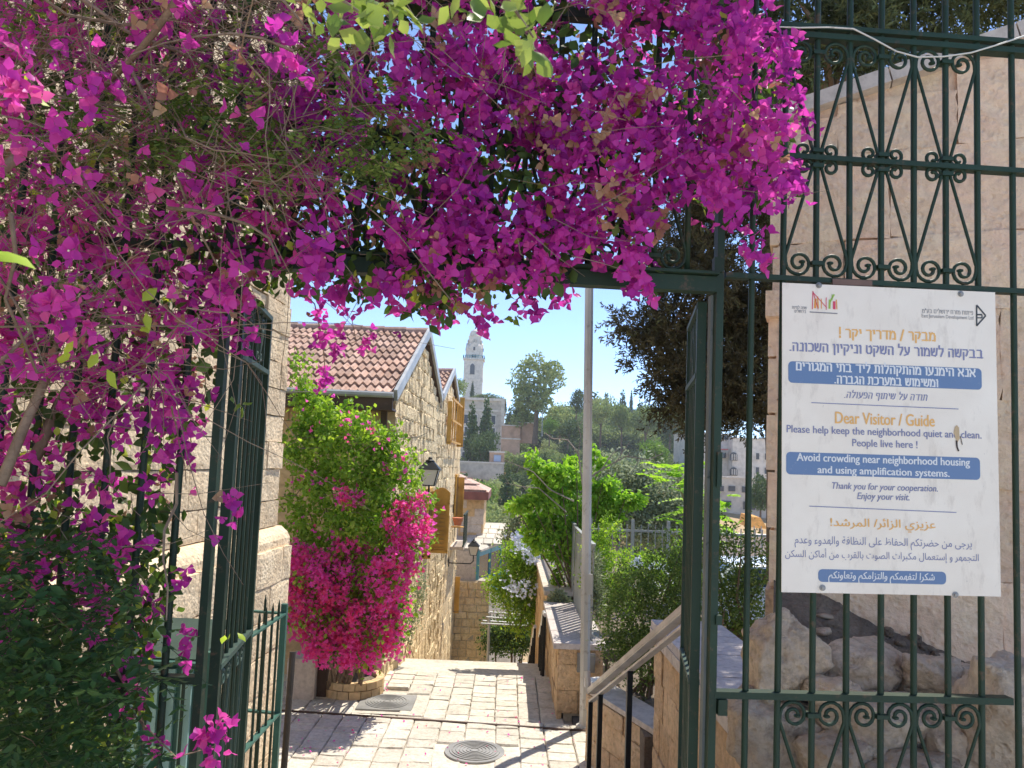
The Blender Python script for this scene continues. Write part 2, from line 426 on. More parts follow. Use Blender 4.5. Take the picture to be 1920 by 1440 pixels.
def wall_stones(parent, meshes, org, u, nrm, L, z0, ztop, course, lens, joint, thick, r, name='stone_block', cap=300, zlow=None, skip=None):
    """lay stones in courses; org: base point of the face, u along, nrm outward normal"""
    org = np.array(org, float); u = np.array(u, float); u /= np.linalg.norm(u); nrm = np.array(nrm, float); nrm /= np.linalg.norm(nrm)
    zt = ztop if callable(ztop) else (lambda s: ztop)
    rects = []; z = z0; k = 0
    while True:
        h = course * r.uniform(.88, 1.12)
        s = -lens[0] * r.random() ; anyrow = False
        while s < L:
            l = r.uniform(*lens); a, b = max(s, 0), min(s + l, L); s += l
            if b - a < lens[0] * .3: continue
            top = min(z + h, zt(a), zt(b)); bot = z if zlow is None else max(z, zlow((a + b) / 2))
            if top - bot < .35 * h: continue
            anyrow = True
            if skip and skip((a + b) / 2, (top + bot) / 2): continue
            rects.append((a, b, bot, top))
        z += h; k += 1
        if not anyrow and k > 3 or k > 200: break
    cam0 = np.array((0, 0, EYE))
    items = []
    for (a, b, zb, ztp) in rects:
        c = org + u * (a + b) / 2; c[2] = (zb + ztp) / 2
        items.append((np.linalg.norm(c - cam0), c, b - a - joint, ztp - zb - joint))
    items.sort(key=lambda t_: t_[0])
    def mat4(c, w_, h_):
        off = r.uniform(-.01, .012)
        m = np.eye(4); m[:3, 0] = u * w_; m[:3, 1] = -nrm * thick; m[:3, 2] = (0, 0, h_); m[:3, 3] = c + nrm * off
        return m
    for (_, c, w_, h_) in items[:cap]:
        m = mat4(c, w_, h_)
        if np.linalg.det(m[:3, :3]) < 0: m[:3, 0] *= -1
        place(name, meshes[r.integers(len(meshes))], m, parent)
    rest = items[cap:]
    if rest:
        Vs = []; Fs = []; k = 0; rn = []
        for (_, c, w_, h_) in rest:
            V, F = block_tpl(int(r.integers(6)), 2, 2); m = mat4(c, w_, h_)
            Vs.append(V @ m[:3, :3].T + m[:3, 3]); Fs += [tuple(i + k for i in f) for f in F]; k += len(V); rn += [r.random()] * len(F)
        mo('stone_courses', np.vstack(Vs), Fs, meshes[0].materials[0], parent, rn, kind='stuff')
    return rects
def quad(a, b, c, d): return [a, b, c, d], [(0, 1, 2, 3)]

# ================================================================== SETTING: ground
LAND = -1.47                       # level of the paved landing below the gate
def interp(x, xs, ys): return float(np.interp(x, xs, ys))
def terr(x, y):
    h = interp(y, [-40, 12, 18, 24, 32, 60, 80, 100, 130, 160, 200, 240, 290, 420, 1500], [-3.4, -3.4, -6.5, -8.6, -9.6, -11.8, -9.6, -7.1, -4.0, -1.6, 3, 8, 12, 17, 17])
    if y > 60:
        h += 1.2 * math.sin(x * .045 + y * .02) + .7 * math.sin(x * .11 - y * .06)
        h -= max(0, (x - 45)) * .07 if y > 120 else 0
        k = math.sin(y * .16)                      # terraces
        h += .55 * k
    return h + EYE - .35
ys = np.concatenate([np.arange(-40, 12, 6), np.arange(12, 60, 2), np.arange(60, 290, 3), [320, 370, 430, 520]])
xs = np.concatenate([[-450, -300, -200, -140], np.arange(-100, 150, 5), [180, 240, 320, 450]])
V = [(x, y, terr(x, y)) for y in ys for x in xs]; nx = len(xs)
F = [(j * nx + i, j * nx + i + 1, (j + 1) * nx + i + 1, (j + 1) * nx + i) for j in range(len(ys) - 1) for i in range(nx - 1)]
mo('terrain', V, F, M['earth'], smooth=True, kind='structure')

b = MB(); b.box((1, -9.35, -.5), (30, 25.3, 1.0))
b.o('upper_pavement', M['pave'], kind='structure')
# stairs from the gate down to the landing
rise, n = (0 - LAND) / 9, 9
st = mo('gate_stairs', [(0, 0, -50)], [], M['pave'], kind='structure')
for i in range(8):
    b = MB(); b.box((-.1, 3.3 + .42 * i + .21, -rise * (i + 1) - .4), (2.9, .44, .8)); b.o('stair_tread', M['pave'], st)
landing = mo('pavement', *quad((-3.4, 6.6, LAND - .03), (1.5, 6.6, LAND - .03), (1.5, 9.45, LAND - .03), (-3.4, 9.45, LAND - .03)), M['joint'], kind='structure')
low = LAND - .07
mo('pavement', *quad((-3.4, 9.45, low - .03), (1.5, 9.45, low - .03), (.74, 11.7, low - .05), (-3.4, 11.7, low - .05)), M['joint'], kind='structure')
r = rng_(5)
def paver_tpl(seed):
    r = rng_(seed); V = []; F = []
    pts = []
    for i, (x, y) in enumerate([(-.5, -.5), (0, -.5), (.5, -.5), (.5, 0), (.5, .5), (0, .5), (-.5, .5), (-.5, 0)]):
        pts.append((x + r.uniform(-.025, .025), y + r.uniform(-.025, .025)))
    c = (0, 0)
    for x, y in pts: V.append((x * .93, y * .93, 1 + r.uniform(-.12, .12)))
    for x, y in pts: V.append((x, y, .72))
    for x, y in pts: V.append((x, y, 0))
    V.append((0, 0, 1.02 + r.uniform(-.1, .15)))
    for i in range(8):
        j = (i + 1) % 8
        F += [(i, j, 24), (8 + i, 8 + j, j, i), (16 + i, 16 + j, 8 + j, 8 + i)]
    return V, F
PAV = [make_mesh('paving_stone', *paver_tpl(s), M['pave']) for s in range(8)]
def pave(parent, x0, x1, y0, y1, z, cw, ll, r, hole=(), shear=0.0, cap=300, th=.045, slope=0.0, edge=None):
    items = []
    x = x0
    while x < x1:
        wd = cw * r.uniform(.85, 1.18); y = y0 - ll[0] * r.random()
        while y < y1:
            l = r.uniform(*ll); a, b_ = max(y, y0), min(y + l, y1); y += l
            if b_ - a < .08: continue
            cx, cy = x + wd / 2 + shear * (a - y0), (a + b_) / 2
            if edge and cx + wd / 2 > edge(cy): continue
            if any((cx - hx) ** 2 + (cy - hy) ** 2 < hr ** 2 for hx, hy, hr in hole): continue
            items.append((cx, cy, wd - .009, b_ - a - .009))
        x += wd
    items.sort(key=lambda t_: t_[0] ** 2 + t_[1] ** 2)
    for (cx, cy, w_, l_) in items[:cap]:
        m = Matrix.Translation((cx, cy, z - th + r.uniform(-.003, .004) + slope * (cy - y0))) @ Matrix.Diagonal((w_, l_, th, 1))
        place('paving_stone', PAV[r.integers(8)], m, parent)
MH1 = P(890, 1408, 1); k = (LAND - EYE) / (MH1[2] - EYE); mh1 = (MH1[0] * k, k)
MH2 = P(726, 1316, 1); k = (low - EYE) / (MH2[2] - EYE); mh2 = (MH2[0] * k, k)
pave(landing, -3.0, 1.35, 6.9, 9.42, LAND, .30, (.2, .46), r, hole=[(mh1[0], mh1[1], .42)], cap=200)
pave(bpy.data.objects['pavement.001'], -3.0, .98, 9.49, 11.7, low, .285, (.17, .44), r, hole=[(mh2[0], mh2[1], .46)], cap=180, edge=lambda y: 1.02 - .0 * y)
# small stone pieces filling round the covers
def cover(c, R, square, z, label):
    t = thing('manhole_cover', label, 'manhole cover', (c[0], c[1], z))
    b = MB()
    if square: b.box((c[0], c[1], z - .02), (2 * R + .1, 2 * R + .04, .045))
    else: b.lathe((c[0], c[1], z), [(R + .03, -.04), (R + .03, .002)], 28)
    b.o('frame', M['cast'], t)
    b = MB(); b.lathe((c[0], c[1], z), [(R - .02, -.03), (R - .02, .010)], 28); b.o('lid', M['cast'], t)
    for i, rr in enumerate(np.linspace(R - .05, .05, 6)):
        b = MB(); pts = [(c[0] + rr * math.cos(a), c[1] + rr * math.sin(a), z + .013) for a in np.linspace(0, 2 * math.pi, 25)]
        b.tube(pts, .005, 4, False); b.o('raised_ring', M['cast'], t)
cover(mh1, .29, False, LAND, 'round grey iron manhole cover in the paving nearer the gate')
cover(mh2, .30, True, low, 'square framed iron manhole cover in the paving by the pink bush')
# mortar patches around covers
mo('cover_surround', *quad((mh1[0] - .5, mh1[1] - .5, LAND - .018), (mh1[0] + .5, mh1[1] - .5, LAND - .018), (mh1[0] + .5, mh1[1] + .46, LAND - .018), (mh1[0] - .5, mh1[1] + .46, LAND - .018)), M['pave'], landing)
mo('cover_surround', *quad((mh2[0] - .52, mh2[1] - .42, low - .018), (mh2[0] + .52, mh2[1] - .42, low - .018), (mh2[0] + .52, mh2[1] + .5, low - .018), (mh2[0] - .52, mh2[1] + .5, low - .018)), M['pave'], bpy.data.objects['pavement.001'])
a_, b_ = PZ(518, 1332, LAND), PZ(1102, 1371, LAND)
t = thing('drain_strip', 'rusty dark steel strip crossing the paving between the two manhole covers', 'drain', a_)
b = MB(); b.bar(a_ + (0, 0, .004), b_ + (0, 0, .004), .035, .016); b.o('strip', M['brown'], t)
# stairs going down the street
st2 = mo('street_stairs', [(0, 0, -50)], [], M['pave'], kind='structure')
for i in range(30):
    y0 = 11.7 + .42 * i; z = low - .10 - (.05 * min(i, 3)) - max(0, i - 3) * .19
    b = MB(); b.box((-.6, y0 + .22, z - .45), (3.0, .46, .9)); b.o('stair_tread', M['pave'], st2)
b = MB(); b.box((-.5, 29, -7.4), (6, 9.5, 1)); b.o('lower_pavement', M['pave'], kind='structure')
# parking level on the right, held by the street wall
b = MB(); b.box((9.2, 14.7, -4.5), (16.6, 12.6, 6.0)); b.o('parking_ground', stone_mat('asphalt', (.10, .10, .098), (.14, .138, .13), (.2, .18, .15), 3, .4, .01), kind='structure')

# ================================================================== left near house
t = thing('stone_house', 'near sunlit limestone house wall with projecting plinth, behind the left railings', 'house', (-2.2, 7.5, LAND))
HU = np.array((-.058, -1, 0.)); HU /= np.linalg.norm(HU); HN = np.array((1, -.058, 0.)); HN /= np.linalg.norm(HN)
hc = np.array((-2.21, 7.5, 0.)); LEDGE = EYE - .70
b = MB()
def hp(s, n, z): q = hc + HU * s + HN * n; return (q[0], q[1], z)
b.prism([hp(0, -.06, LAND), hp(0, -.06, 6), hp(0, -3.5, 6), hp(0, -3.5, LAND)], HU * 9.5)
b.o('wall_core', M['joint'], t)
b = MB()
prof = [(-.04, LAND), (.10, LAND), (.10, LEDGE - .10), (.075, LEDGE - .05), (.01, LEDGE + .005), (-.04, LEDGE + .005)]
b.prism([hp(-.06, n_, z_) for n_, z_ in prof], HU * 9.5)
b.o('plinth', M['lime'], t)
r = rng_(11)
wall_stones(t, blocks('stone_block', M['lime'], rough=.10), hc, HU, HN, 8.0, LEDGE + .01, 6.0, .27, (.35, .62), .010, .05, r, cap=260)
wall_stones(t, blocks('stone_block', M['lime']), hc + HN * .13 - HU * .05, HU, HN, 8.0, LAND, LEDGE - .11, .30, (.4, .7), .010, .06, r, cap=100)

# ================================================================== terrace of two gabled houses
def GX(Y): return -1.86 + .01736 * Y
GU = np.array((.01736, 1, 0.)); GU /= np.linalg.norm(GU); GN = np.array((1, -.01736, 0.)); GN /= np.linalg.norm(GN)
Ys = [11.02, 14.0, 16.6, 19.2, 22.9]; Zs = [2.55, 3.80, 2.86, 3.68, 2.40]
t1 = thing('terrace_house', 'first terraced stone house, its red tiled gable roof nearest the pink bush', 'house', (GX(11), 11.02, LAND), 'gabled stone houses along the left of the street')
t2 = thing('terrace_house', 'second terraced stone house, smaller gable roof further down the street', 'house', (GX(16.6), 16.6, -3.5), 'gabled stone houses along the left of the street')
def gabled(t, ya, yb, za, ym, zm, zb, zbase, back=7, seed=1, cap=300):
    b = MB()
    pl = [(GX(y) - .07, y, z) for y, z in ((ya + .03, zbase), (yb, zbase), (yb, zb), (ym, zm), (ya + .03, za))]
    b.prism(pl, (-back, 0, 0)); b.o('wall_core', M['gjoint'], t)
    r = rng_(seed)
    zt = lambda s: interp(ya + s, [ya, ym, yb], [za, zm, zb])
    wall_stones(t, blocks('stone_gable', M['limegable'], rough=.34, edge=.10), (GX(ya), ya, 0), GU, GN, yb - ya, zbase, zt, .25, (.26, .5), .006, .085, r, cap=cap)
gabled(t1, 11.02, 16.6, 2.55, 14.0, 3.80, 2.86, -3.2, seed=2)
gabled(t2, 16.61, 22.9, 2.86, 19.2, 3.68, 2.40, -6.2, seed=3, cap=240)
# front wall of the first house, smooth ashlar, in shade
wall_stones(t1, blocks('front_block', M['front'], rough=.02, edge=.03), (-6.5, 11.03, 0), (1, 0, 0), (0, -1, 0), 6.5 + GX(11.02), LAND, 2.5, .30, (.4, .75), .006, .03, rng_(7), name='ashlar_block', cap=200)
# roof tiles
def tile_tpl():
    n = 12; V = []; F = []
    for k, (y, dz) in enumerate(((-.03, 0), (1.0, 0))):
        for i in range(n + 1):
            u = i / n; z = .026 * math.cos(u * 4 * math.pi) + (.020 if k == 0 else -.022)
            V.append((u - .5, y, z + .02))
    for i in range(n + 1):
        u = i / n; V.append((u - .5, -.03 + .01, -.03))
    for i in range(n):
        F += [(i, i + 1, n + 2 + i, n + 1 + i), (2 * n + 2 + i, 2 * n + 3 + i, i + 1, i)]
    return V, F
TILE = make_mesh('roof_tile', *tile_tpl(), M['tile'])
def roof(t, ya, za, ym, zm, yb, zb, left=-6.6, ov=.42, cap=170, seed=1):
    r = rng_(seed)
    xr = lambda y: GX(y) + .02
    for side, (y0, z0, y1, z1) in enumerate(((ya, za, ym, zm), (yb, zb, ym, zm))):
        d = np.array((0, y1 - y0, z1 - z0)); L = np.linalg.norm(d); d /= L
        nn = np.array((0, -d[2], d[1])) * (1 if d[1] > 0 else -1)
        b = MB()                                             # boarding below the tiles
        o0 = np.array((0, y0, z0)) - d * ov
        a = [(left, o0[1], o0[2]), (xr(y0), o0[1], o0[2]), (xr(y1), y1, z1), (left, y1, z1)]
        b.prism(a, -nn * .07); b.o('roof_deck', M['brown'], t)
        rows = int(round((L + ov) / .36)); rl = (L + ov) / rows; items = []
        for j in range(rows):
            p0 = o0 + d * rl * j; x = xr(p0[1]) - .13
            while x > left + .1:
                items.append((x - .005, p0)); x -= .235
        items.sort(key=lambda q: -q[0])
        c_ = cap if side == 0 else 36
        ms = []
        for (x, p0) in items:
            m = np.eye(4); m[:3, 0] = (.24 if d[1] > 0 else -.24, 0, 0); m[:3, 1] = d * rl * 1.08; m[:3, 2] = nn
            m[:3, 3] = np.array((x, p0[1], p0[2])) + nn * (.025 + r.uniform(-.004, .006)); ms.append(m)
        for m in ms[:c_]: place('roof_tile', TILE, m, t)
        if ms[c_:]:
            tv, tf = tile_tpl(); tv = np.array(tv); Vs = []; Fs = []; k = 0; rn = []
            for m in ms[c_:]:
                Vs.append(tv @ m[:3, :3].T + m[:3, 3]); Fs += [tuple(i + k for i in f) for f in tf]; k += len(tv); rn += [r.random()] * len(tf)
            mo('roof_tiling', np.vstack(Vs), Fs, M['tile'], t, rn, kind='stuff')
    # ridge tiles
    y1, z1 = ym, zm; x = xr(y1) - .2
    while x > left:
        b = MB(); b.tube([(x - .21, y1, z1 + .035), (x + .20, y1, z1 + .05)], .075, 8); b.o('ridge_tile', M['tile'], t); x -= .40
    # metal verge flashing
    for (y0, z0) in ((ya, za), (yb, zb)):
        dd = np.array((0, ym - y0, zm - z0)); dd /= np.linalg.norm(dd)
        s_ = np.array((xr(y0) + .03, y0, z0)) - dd * (ov if y0 == ya else .05); e_ = np.array((xr(ym) + .03, ym, zm)) + dd * .0
        b = MB(); b.bar(s_ + (0, 0, .02), e_ + (0, 0, .05), .05, .16); b.o('verge_flashing', M['zinc'], t)
roof(t1, 11.02, 2.62, 14.0, 3.90, 16.6, 2.92, seed=4)
roof(t2, 16.9, 3.0, 19.2, 3.80, 22.9, 2.5, left=-5, ov=.1, cap=90, seed=5)
# fascia, gutter and downpipe
ye = 11.02 - .40
b = MB(); b.box(((-6.6 + GX(11)) / 2, ye - .02, 2.36), (6.6 + GX(11) + .04, .05, .20)); b.o('fascia_board', M['brown'], t1)
b = MB(); b.tube([(-6.6, ye - .07, 2.49), (GX(11) + .03, ye - .07, 2.47)], .045, 8); b.o('gutter', M['zinc'], t1)
b = MB(); b.box(((-6.6 + GX(11)) / 2, ye + .2, 2.28), (6.6 + GX(11) + .02, .42, .03)); b.o('soffit', M['brown'], t1)
px_ = P(719, 800, 10.93)[0]
b = MB(); b.box((px_, 10.93, .45), (.085, .07, 3.7)); b.o('downpipe', M['brown'], t1)
for z in (1.9, .6):
    b = MB(); b.box((px_, 10.93, z), (.11, .08, .03)); b.o('pipe_clip', M['brown'], t1)

# shutters standing open from the gable walls
def shutter(t, Y, zb, zt, wid, arched=False, ang=0.0, slats=True, label=None):
    base = np.array((GX(Y) + .03, Y, 0.)); u = np.array((math.cos(ang), math.sin(ang), 0.)); nn = np.array((math.sin(ang), -math.cos(ang), 0.))
    n = 9
    def pt(s, z, d=0): q = base + u * s + nn * d; return (q[0], q[1], z)
    top = [(s, zt - (wid * .28 * (abs(s / wid - .5) * 2) ** 2 if arched else 0)) for s in np.linspace(wid, 0, n)]
    poly = [pt(0, zb), pt(wid, zb)] + [pt(s, z) for s, z in top]
    f = MB(); f.prism(poly, nn * -.035); sh = f.o('shutter', M['ochre'], t)
    if label: sh['label'] = label
    h = zt - zb
    for z in (zb + .03, zb + h * .78, ):
        b = MB(); b.box(pt(wid / 2, z, .012), (wid, .02, .06), u, nn); b.o('shutter_rail', M['ochre'], sh)
    for s in (.025, wid - .025):
        b = MB(); b.box(pt(s, zb + h * .4, .012), (.05, .02, h * .74), u, nn); b.o('shutter_stile', M['ochre'], sh)
    if slats:
        z = zb + .10
        while z < zb + h * .73:
            b = MB(); b.box(pt(wid / 2, z, .012), (wid * .55, .018, .022), u, nn * .8 + np.array((0, 0, .6)), np.cross(u, nn * .8 + np.array((0, 0, .6)))); b.o('louvre', M['ochre'], sh); z += .085
def zat(px, py, Y): return P(px, py, Y)[2]
shutter(t1, 15.9, zat(825, 1037, 15.9), zat(825, 914, 15.9), .36, True, 0, label='arched ochre shutter swung open')
shutter(t1, 14.6, zat(808, 1048, 14.6), zat(808, 968, 14.6), .16, False, 0)
shutter(t2, 18.2, zat(845, 833, 18.2), zat(845, 752, 18.2), .10, False, .2, False)
shutter(t2, 21.0, zat(858, 838, 21.0), zat(858, 745, 21.0), .17, False, 0, False)
shutter(t2, 22.2, zat(870, 978, 22.2), zat(870, 895, 22.2), .17, False, 0, False)
shutter(t2, 22.6, zat(870, 1150, 22.6), zat(870, 1082, 22.6), .14, False, 0, False)
# horizontal bars of the upper shutter bay
for z in np.linspace(zat(845, 830, 19.5), zat(845, 755, 19.5), 3):
    b = MB(); b.bar((GX(18.2) + .14, 18.2, z), (GX(21) + .14, 21.0, z), .03, .05); b.o('bay_rail', M['ochre'], t2)
for y in np.linspace(18.4, 20.8, 5):
    b = MB(); b.bar((GX(y) + .14, y, zat(845, 832, 19.5)), (GX(y) + .14, y, zat(845, 750, 19.5)), .03, .03); b.o('bay_bar', M['ochre'], t2)
# window openings between shutters
for (tt, y0, y1, a_, b_) in ((t1, 15.0, 15.85, 914, 1037), (t2, 21.3, 22.0, 890, 975)):
    zb, zt_ = zat(830, b_, 16) if tt is t1 else zat(865, b_, 21.5), zat(830, a_, 16) if tt is t1 else zat(865, a_, 21.5)
    f = MB(); f.box((GX(y0) + .035, (y0 + y1) / 2, (zb + zt_) / 2), (.05, y1 - y0, zt_ - zb)); fr = f.o('window', M['ochre'], tt)
    b = MB(); b.box((GX(y0) + .065, (y0 + y1) / 2, (zb + zt_) / 2), (.012, y1 - y0 - .14, zt_ - zb - .14)); b.o('pane', M['glass'], fr)
# flower pot bracket and green balcony railing
t = thing('flower_pot', 'terracotta flower pot on the wall between the ochre shutters', 'flower pot', P(856, 985, 20.2))
c = P(858, 985, 20.2); b = MB(); b.lathe(c, [(.09, 0), (.13, .16), (.15, .17), (.15, .2), (.12, .2)], 12); b.o('pot', paint('terracotta', (.5, .17, .09), .8), t)
b = MB(); b.lathe(c, [(.17, -.05), (.17, -.03)], 12); b.o('bracket_ring', M['ochre'], t)
t = thing('balcony_railing', 'dark green balcony railing high on the far end of the terrace', 'railing', P(875, 1020, 22))
za_, zb_ = zat(875, 1018, 21.6), zat(875, 962, 21.6)
b = MB(); b.box((GX(21.6) + .33, 21.6, za_), (.04, 1.8, .04)); b.o('rail', M['iron'], t)
b = MB(); b.box((GX(21.6) + .33, 21.6, zb_), (.04, 1.8, .04)); b.o('rail', M['iron'], t)
for y in np.linspace(20.8, 22.4, 12):
    b = MB(); b.box((GX(21.6) + .33, y, (za_ + zb_) / 2), (.02, .05, zb_ - za_)); b.o('bar', M['iron'], t)
b = MB(); b.box((GX(21.6) + .17, 21.6, za_ - .06), (.36, 1.8, .08)); b.o('floor_slab', M['copelight'], t)

# lanterns
def lantern(cx, py0, py1, Y, wallx, label, post=False):
    top = P(cx, py0, Y); bot = P(cx, py1, Y); H = top[2] - bot[2]; c = np.array((top[0], Y, bot[2]))
    t = thing('wall_lantern', label, 'street lantern', c)
    wt, wb = H * .30, H * .17; z0, z1 = .10 * H, .62 * H
    g = MB(); V = [c + (sx * wb, sy * wb, z0) for sx, sy in ((-1, -1), (1, -1), (1, 1), (-1, 1))] + [c + (sx * wt, sy * wt, z1) for sx, sy in ((-1, -1), (1, -1), (1, 1), (-1, 1))]
    g.add(V, [(0, 1, 5, 4), (1, 2, 6, 5), (2, 3, 7, 6), (3, 0, 4, 7), (3, 2, 1, 0), (4, 5, 6, 7)]); g.o('lantern_glass', M['milk'], t)
    for i in range(4):
        b = MB(); b.tube([V[i], V[i + 4]], H * .022, 4); b.o('frame_bar', M['black'], t)
    for k, rr in ((0, H * .02), (4, H * .03)):
        b = MB()
        for i in range(4): b.tube([V[k + i], V[k + (i + 1) % 4]], rr, 4)
        b.o('frame_ring', M['black'], t)
    b = MB(); q = wt * 1.15
    V2 = [c + (sx * q, sy * q, z1) for sx, sy in ((-1, -1), (1, -1), (1, 1), (-1, 1))] + [c + (sx * q * .42, sy * q * .42, z1 + H * .22) for sx, sy in ((-1, -1), (1, -1), (1, 1), (-1, 1))]
    b.add(V2, [(0, 1, 5, 4), (1, 2, 6, 5), (2, 3, 7, 6), (3, 0, 4, 7), (3, 2, 1, 0), (4, 5, 6, 7)])
    b.lathe(c + (0, 0, z1 + H * .22), [(q * .45, 0), (q * .42, H * .05), (q * .2, H * .09), (q * .2, H * .13), (q * .08, H * .17)], 10)
    b.o('lantern_roof', M['black'], t)
    b = MB(); b.tube([c + (0, 0, z0), c, c + (0, 0, -H * .25), c + (-H * .15, 0, -H * .4), (wallx, Y, c[2] - H * .4)], H * .035, 6); b.o('bracket', M['black'], t)
    b = MB(); b.box((wallx + .01, Y, c[2] - H * .4), (.02, H * .2, H * .4)); b.o('wall_plate', M['black'], t)
lantern(807, 857, 916, 11.9, GX(11.9), 'larger black lantern with frosted glass, above the pink bush')
lantern(889, 1011, 1044, 20.5, GX(20.5), 'smaller black lantern on a bracket beyond the ochre shutter')

# ================================================================== mid-distance buildings
Y = 25.5
t = thing('small_house', 'small stone house with a low red tiled roof beyond the terrace', 'house', P(890, 1000, Y))
a, bq = P(862, 935, Y), P(905, 1000, Y)
b = MB(); b.box(((a[0] + bq[0]) / 2, Y + 1.5, (a[2] + bq[2]) / 2 - 1), (bq[0] - a[0], 3, a[2] - bq[2] + 2)); b.o('wall_core', M['front'], t)
wall_stones(t, blocks('small_block', M['copelight'], rough=.04, edge=.05), (a[0] - .3, Y, 0), (1, 0, 0), (0, -1, 0), bq[0] - a[0] + .31, bq[2] - .8, a[2] - .03, .26, (.4, .7), .01, .03, rng_(21), cap=60)
e0, e1 = P(862, 935, Y - .4), P(916, 937, Y - .4)
b = MB(); b.box(((e0[0] + e1[0]) / 2, Y + 1.3, e1[2] + .12), (e1[0] - e0[0], 3.9, .26)); b.o('eaves', paint('maroon_fascia', (.23, .09, .075), .6), t)
zt = e1[2] + .25; rp = P(868, 903, Y + 1)
V = [(e0[0] - 2, Y - .6, zt), (e1[0], Y - .6, zt), (e1[0], Y + 3.2, zt), (e0[0] - 2, Y + 3.2, zt), (e0[0] - .6, Y + 1.3, zt + .72), (e0[0] - 2, Y + 1.3, zt + .72)]
b = MB(); b.add(V, [(0, 1, 4, 5), (1, 2, 4), (2, 3, 5, 4), (0, 5, 3), (3, 2, 1, 0)]); b.o('roof', M['tile'], t)
r = rng_(3)
for j in range(4):
    f = (j + .1) / 4; y = Y - .6 + 1.9 * f; z = zt + .72 * f + .03; x = e1[0] - 1.0 * f - .05
    b = MB(); b.bar((e0[0] - 2, y, z), (x, y, z), .06, .035); b.o('tile_course', M['tile'], t)
# porch with stone slab roof
Y = 23.3
t = thing('porch', 'teal framed glazed porch under a pale flagstone roof', 'porch', P(910, 1090, Y))
a, c_ = P(876, 1028, Y), P(956, 1016, Y + 3)
A, B_ = P(878, 1030, Y), P(958, 1018, Y + 3.5); C_, D_ = P(946, 1000, Y + 5.2), P(872, 998, Y + 5.0)
zt = A[2]
b = MB(); b.prism([(A[0] - .5, A[1], zt), (P(903, 1022, Y)[0], A[1], zt), (B_[0], B_[1], zt + .02), (C_[0] + .2, C_[1], zt + .42), (D_[0] - .5, D_[1], zt + .42)], (0, 0, -.06)); b.o('roof_slab', M['pave'], t)
r = rng_(9)
for i in range(7):
    for j in range(5):
        x = A[0] - .1 + .30 * i; y = A[1] + .4 + .9 * j
        if x > A[0] + .45 + j * .45: continue
        place('flagstone', PAV[r.integers(8)], Matrix.Translation((x + .05 * j, y, zt + .012 + .42 * (y - A[1]) / 5)) @ Matrix.Rotation(.08, 4, 'X') @ Matrix.Diagonal((.28, .84, .03, 1)), t)
p0 = P(897, 1030, Y); p1 = B_
for f in (0, .33, .66, 1.0):
    q = p0 * (1 - f) + p1 * f
    b = MB(); b.box((q[0], q[1], zt - .9), (.09, .09, 1.75)); b.o('post', M['teal'], t)
b = MB(); b.bar((p0[0], p0[1], zt - .12), (p1[0], p1[1], zt - .10), .08, .16); b.o('beam', M['teal'], t)
b = MB(); b.bar((p0[0], p0[1], zt - .95), (p1[0], p1[1], zt - .95), .06, .08); b.o('sill_rail', M['teal'], t)
b = MB(); b.bar((p0[0], p0[1], zt - 1.35), (p1[0], p1[1], zt - 1.35), .04, .75); b.o('lower_panel', M['teal'], t)
for f in (0.03, .36, .69):
    q = p0 * (1 - f) + p1 * f; q2 = p0 * (1 - f - .27) + p1 * (f + .27)
    b = MB(); b.bar((q[0], q[1], zt - .55), (q2[0], q2[1], zt - .55), .015, .68); b.o('pane', M['glass'], t)
b = MB(); b.box(((p0[0] + GX(Y)) / 2, Y, zt - 1.0), (abs(p0[0] - GX(Y)), .08, 1.9)); b.o('side_wall', M['copelight'], t)
# grey stone wall under the porch
t = thing('stone_wall', 'shaded grey stone wall below the teal porch', 'wall', P(900, 1240, 23.2))
z1 = P(895, 1090, 23.0)[2]; x1 = P(916, 1150, 23)[0]
b = MB(); b.box(((x1 - 3) / 2, 23.55, (z1 - 7.5) / 2), (x1 + 3, .8, z1 + 7.5)); b.o('wall_core', M['joint'], t)
wall_stones(t, blocks('rubble', M['limegable'], rough=.35, edge=.15), (GX(23) - .2, 23.12, 0), (1, 0, 0), (0, -1, 0), x1 - GX(23) + .2, -7.0, z1, .22, (.2, .42), .015, .09, rng_(31), cap=160)
x1b = P(985, 1100, 27)[0]
t = thing('garden_wall', 'rubble garden wall stepping down beside the plumbago bush', 'wall', P(950, 1150, 26))
b = MB(); b.prism([(x1, 23.5, -7), (x1b, 27, -7), (x1b, 27, P(975, 1135, 27)[2]), (x1, 23.5, z1 - .3)], (-.2, .4, 0)); b.o('wall_body', M['far'], t)
# drain pipe / pergola
t = thing('pergola', 'thin metal pergola bars over the lower steps', 'pergola', P(918, 1240, 22))
q = P(918, 1150, 21.8); b = MB(); b.tube([(q[0], q[1], -6.5), (q[0], q[1], q[2] + .02)], .045, 6); b.o('post', M['zinc'], t)
q2 = P(985, 1156, 21.8)
for k, (pa, pb) in enumerate((((905, 1164), (1000, 1170)), ((912, 1157), (990, 1163)), ((918, 1148), (985, 1153)), ((902, 1169), (1000, 1174)))):
    b = MB(); b.tube([P(*pa, 21.2 + .5 * (3 - k) * .4), P(*pb, 21.2 + .5 * (3 - k) * .4)], .025, 6); b.o('cross_bar', M['zinc'], t)

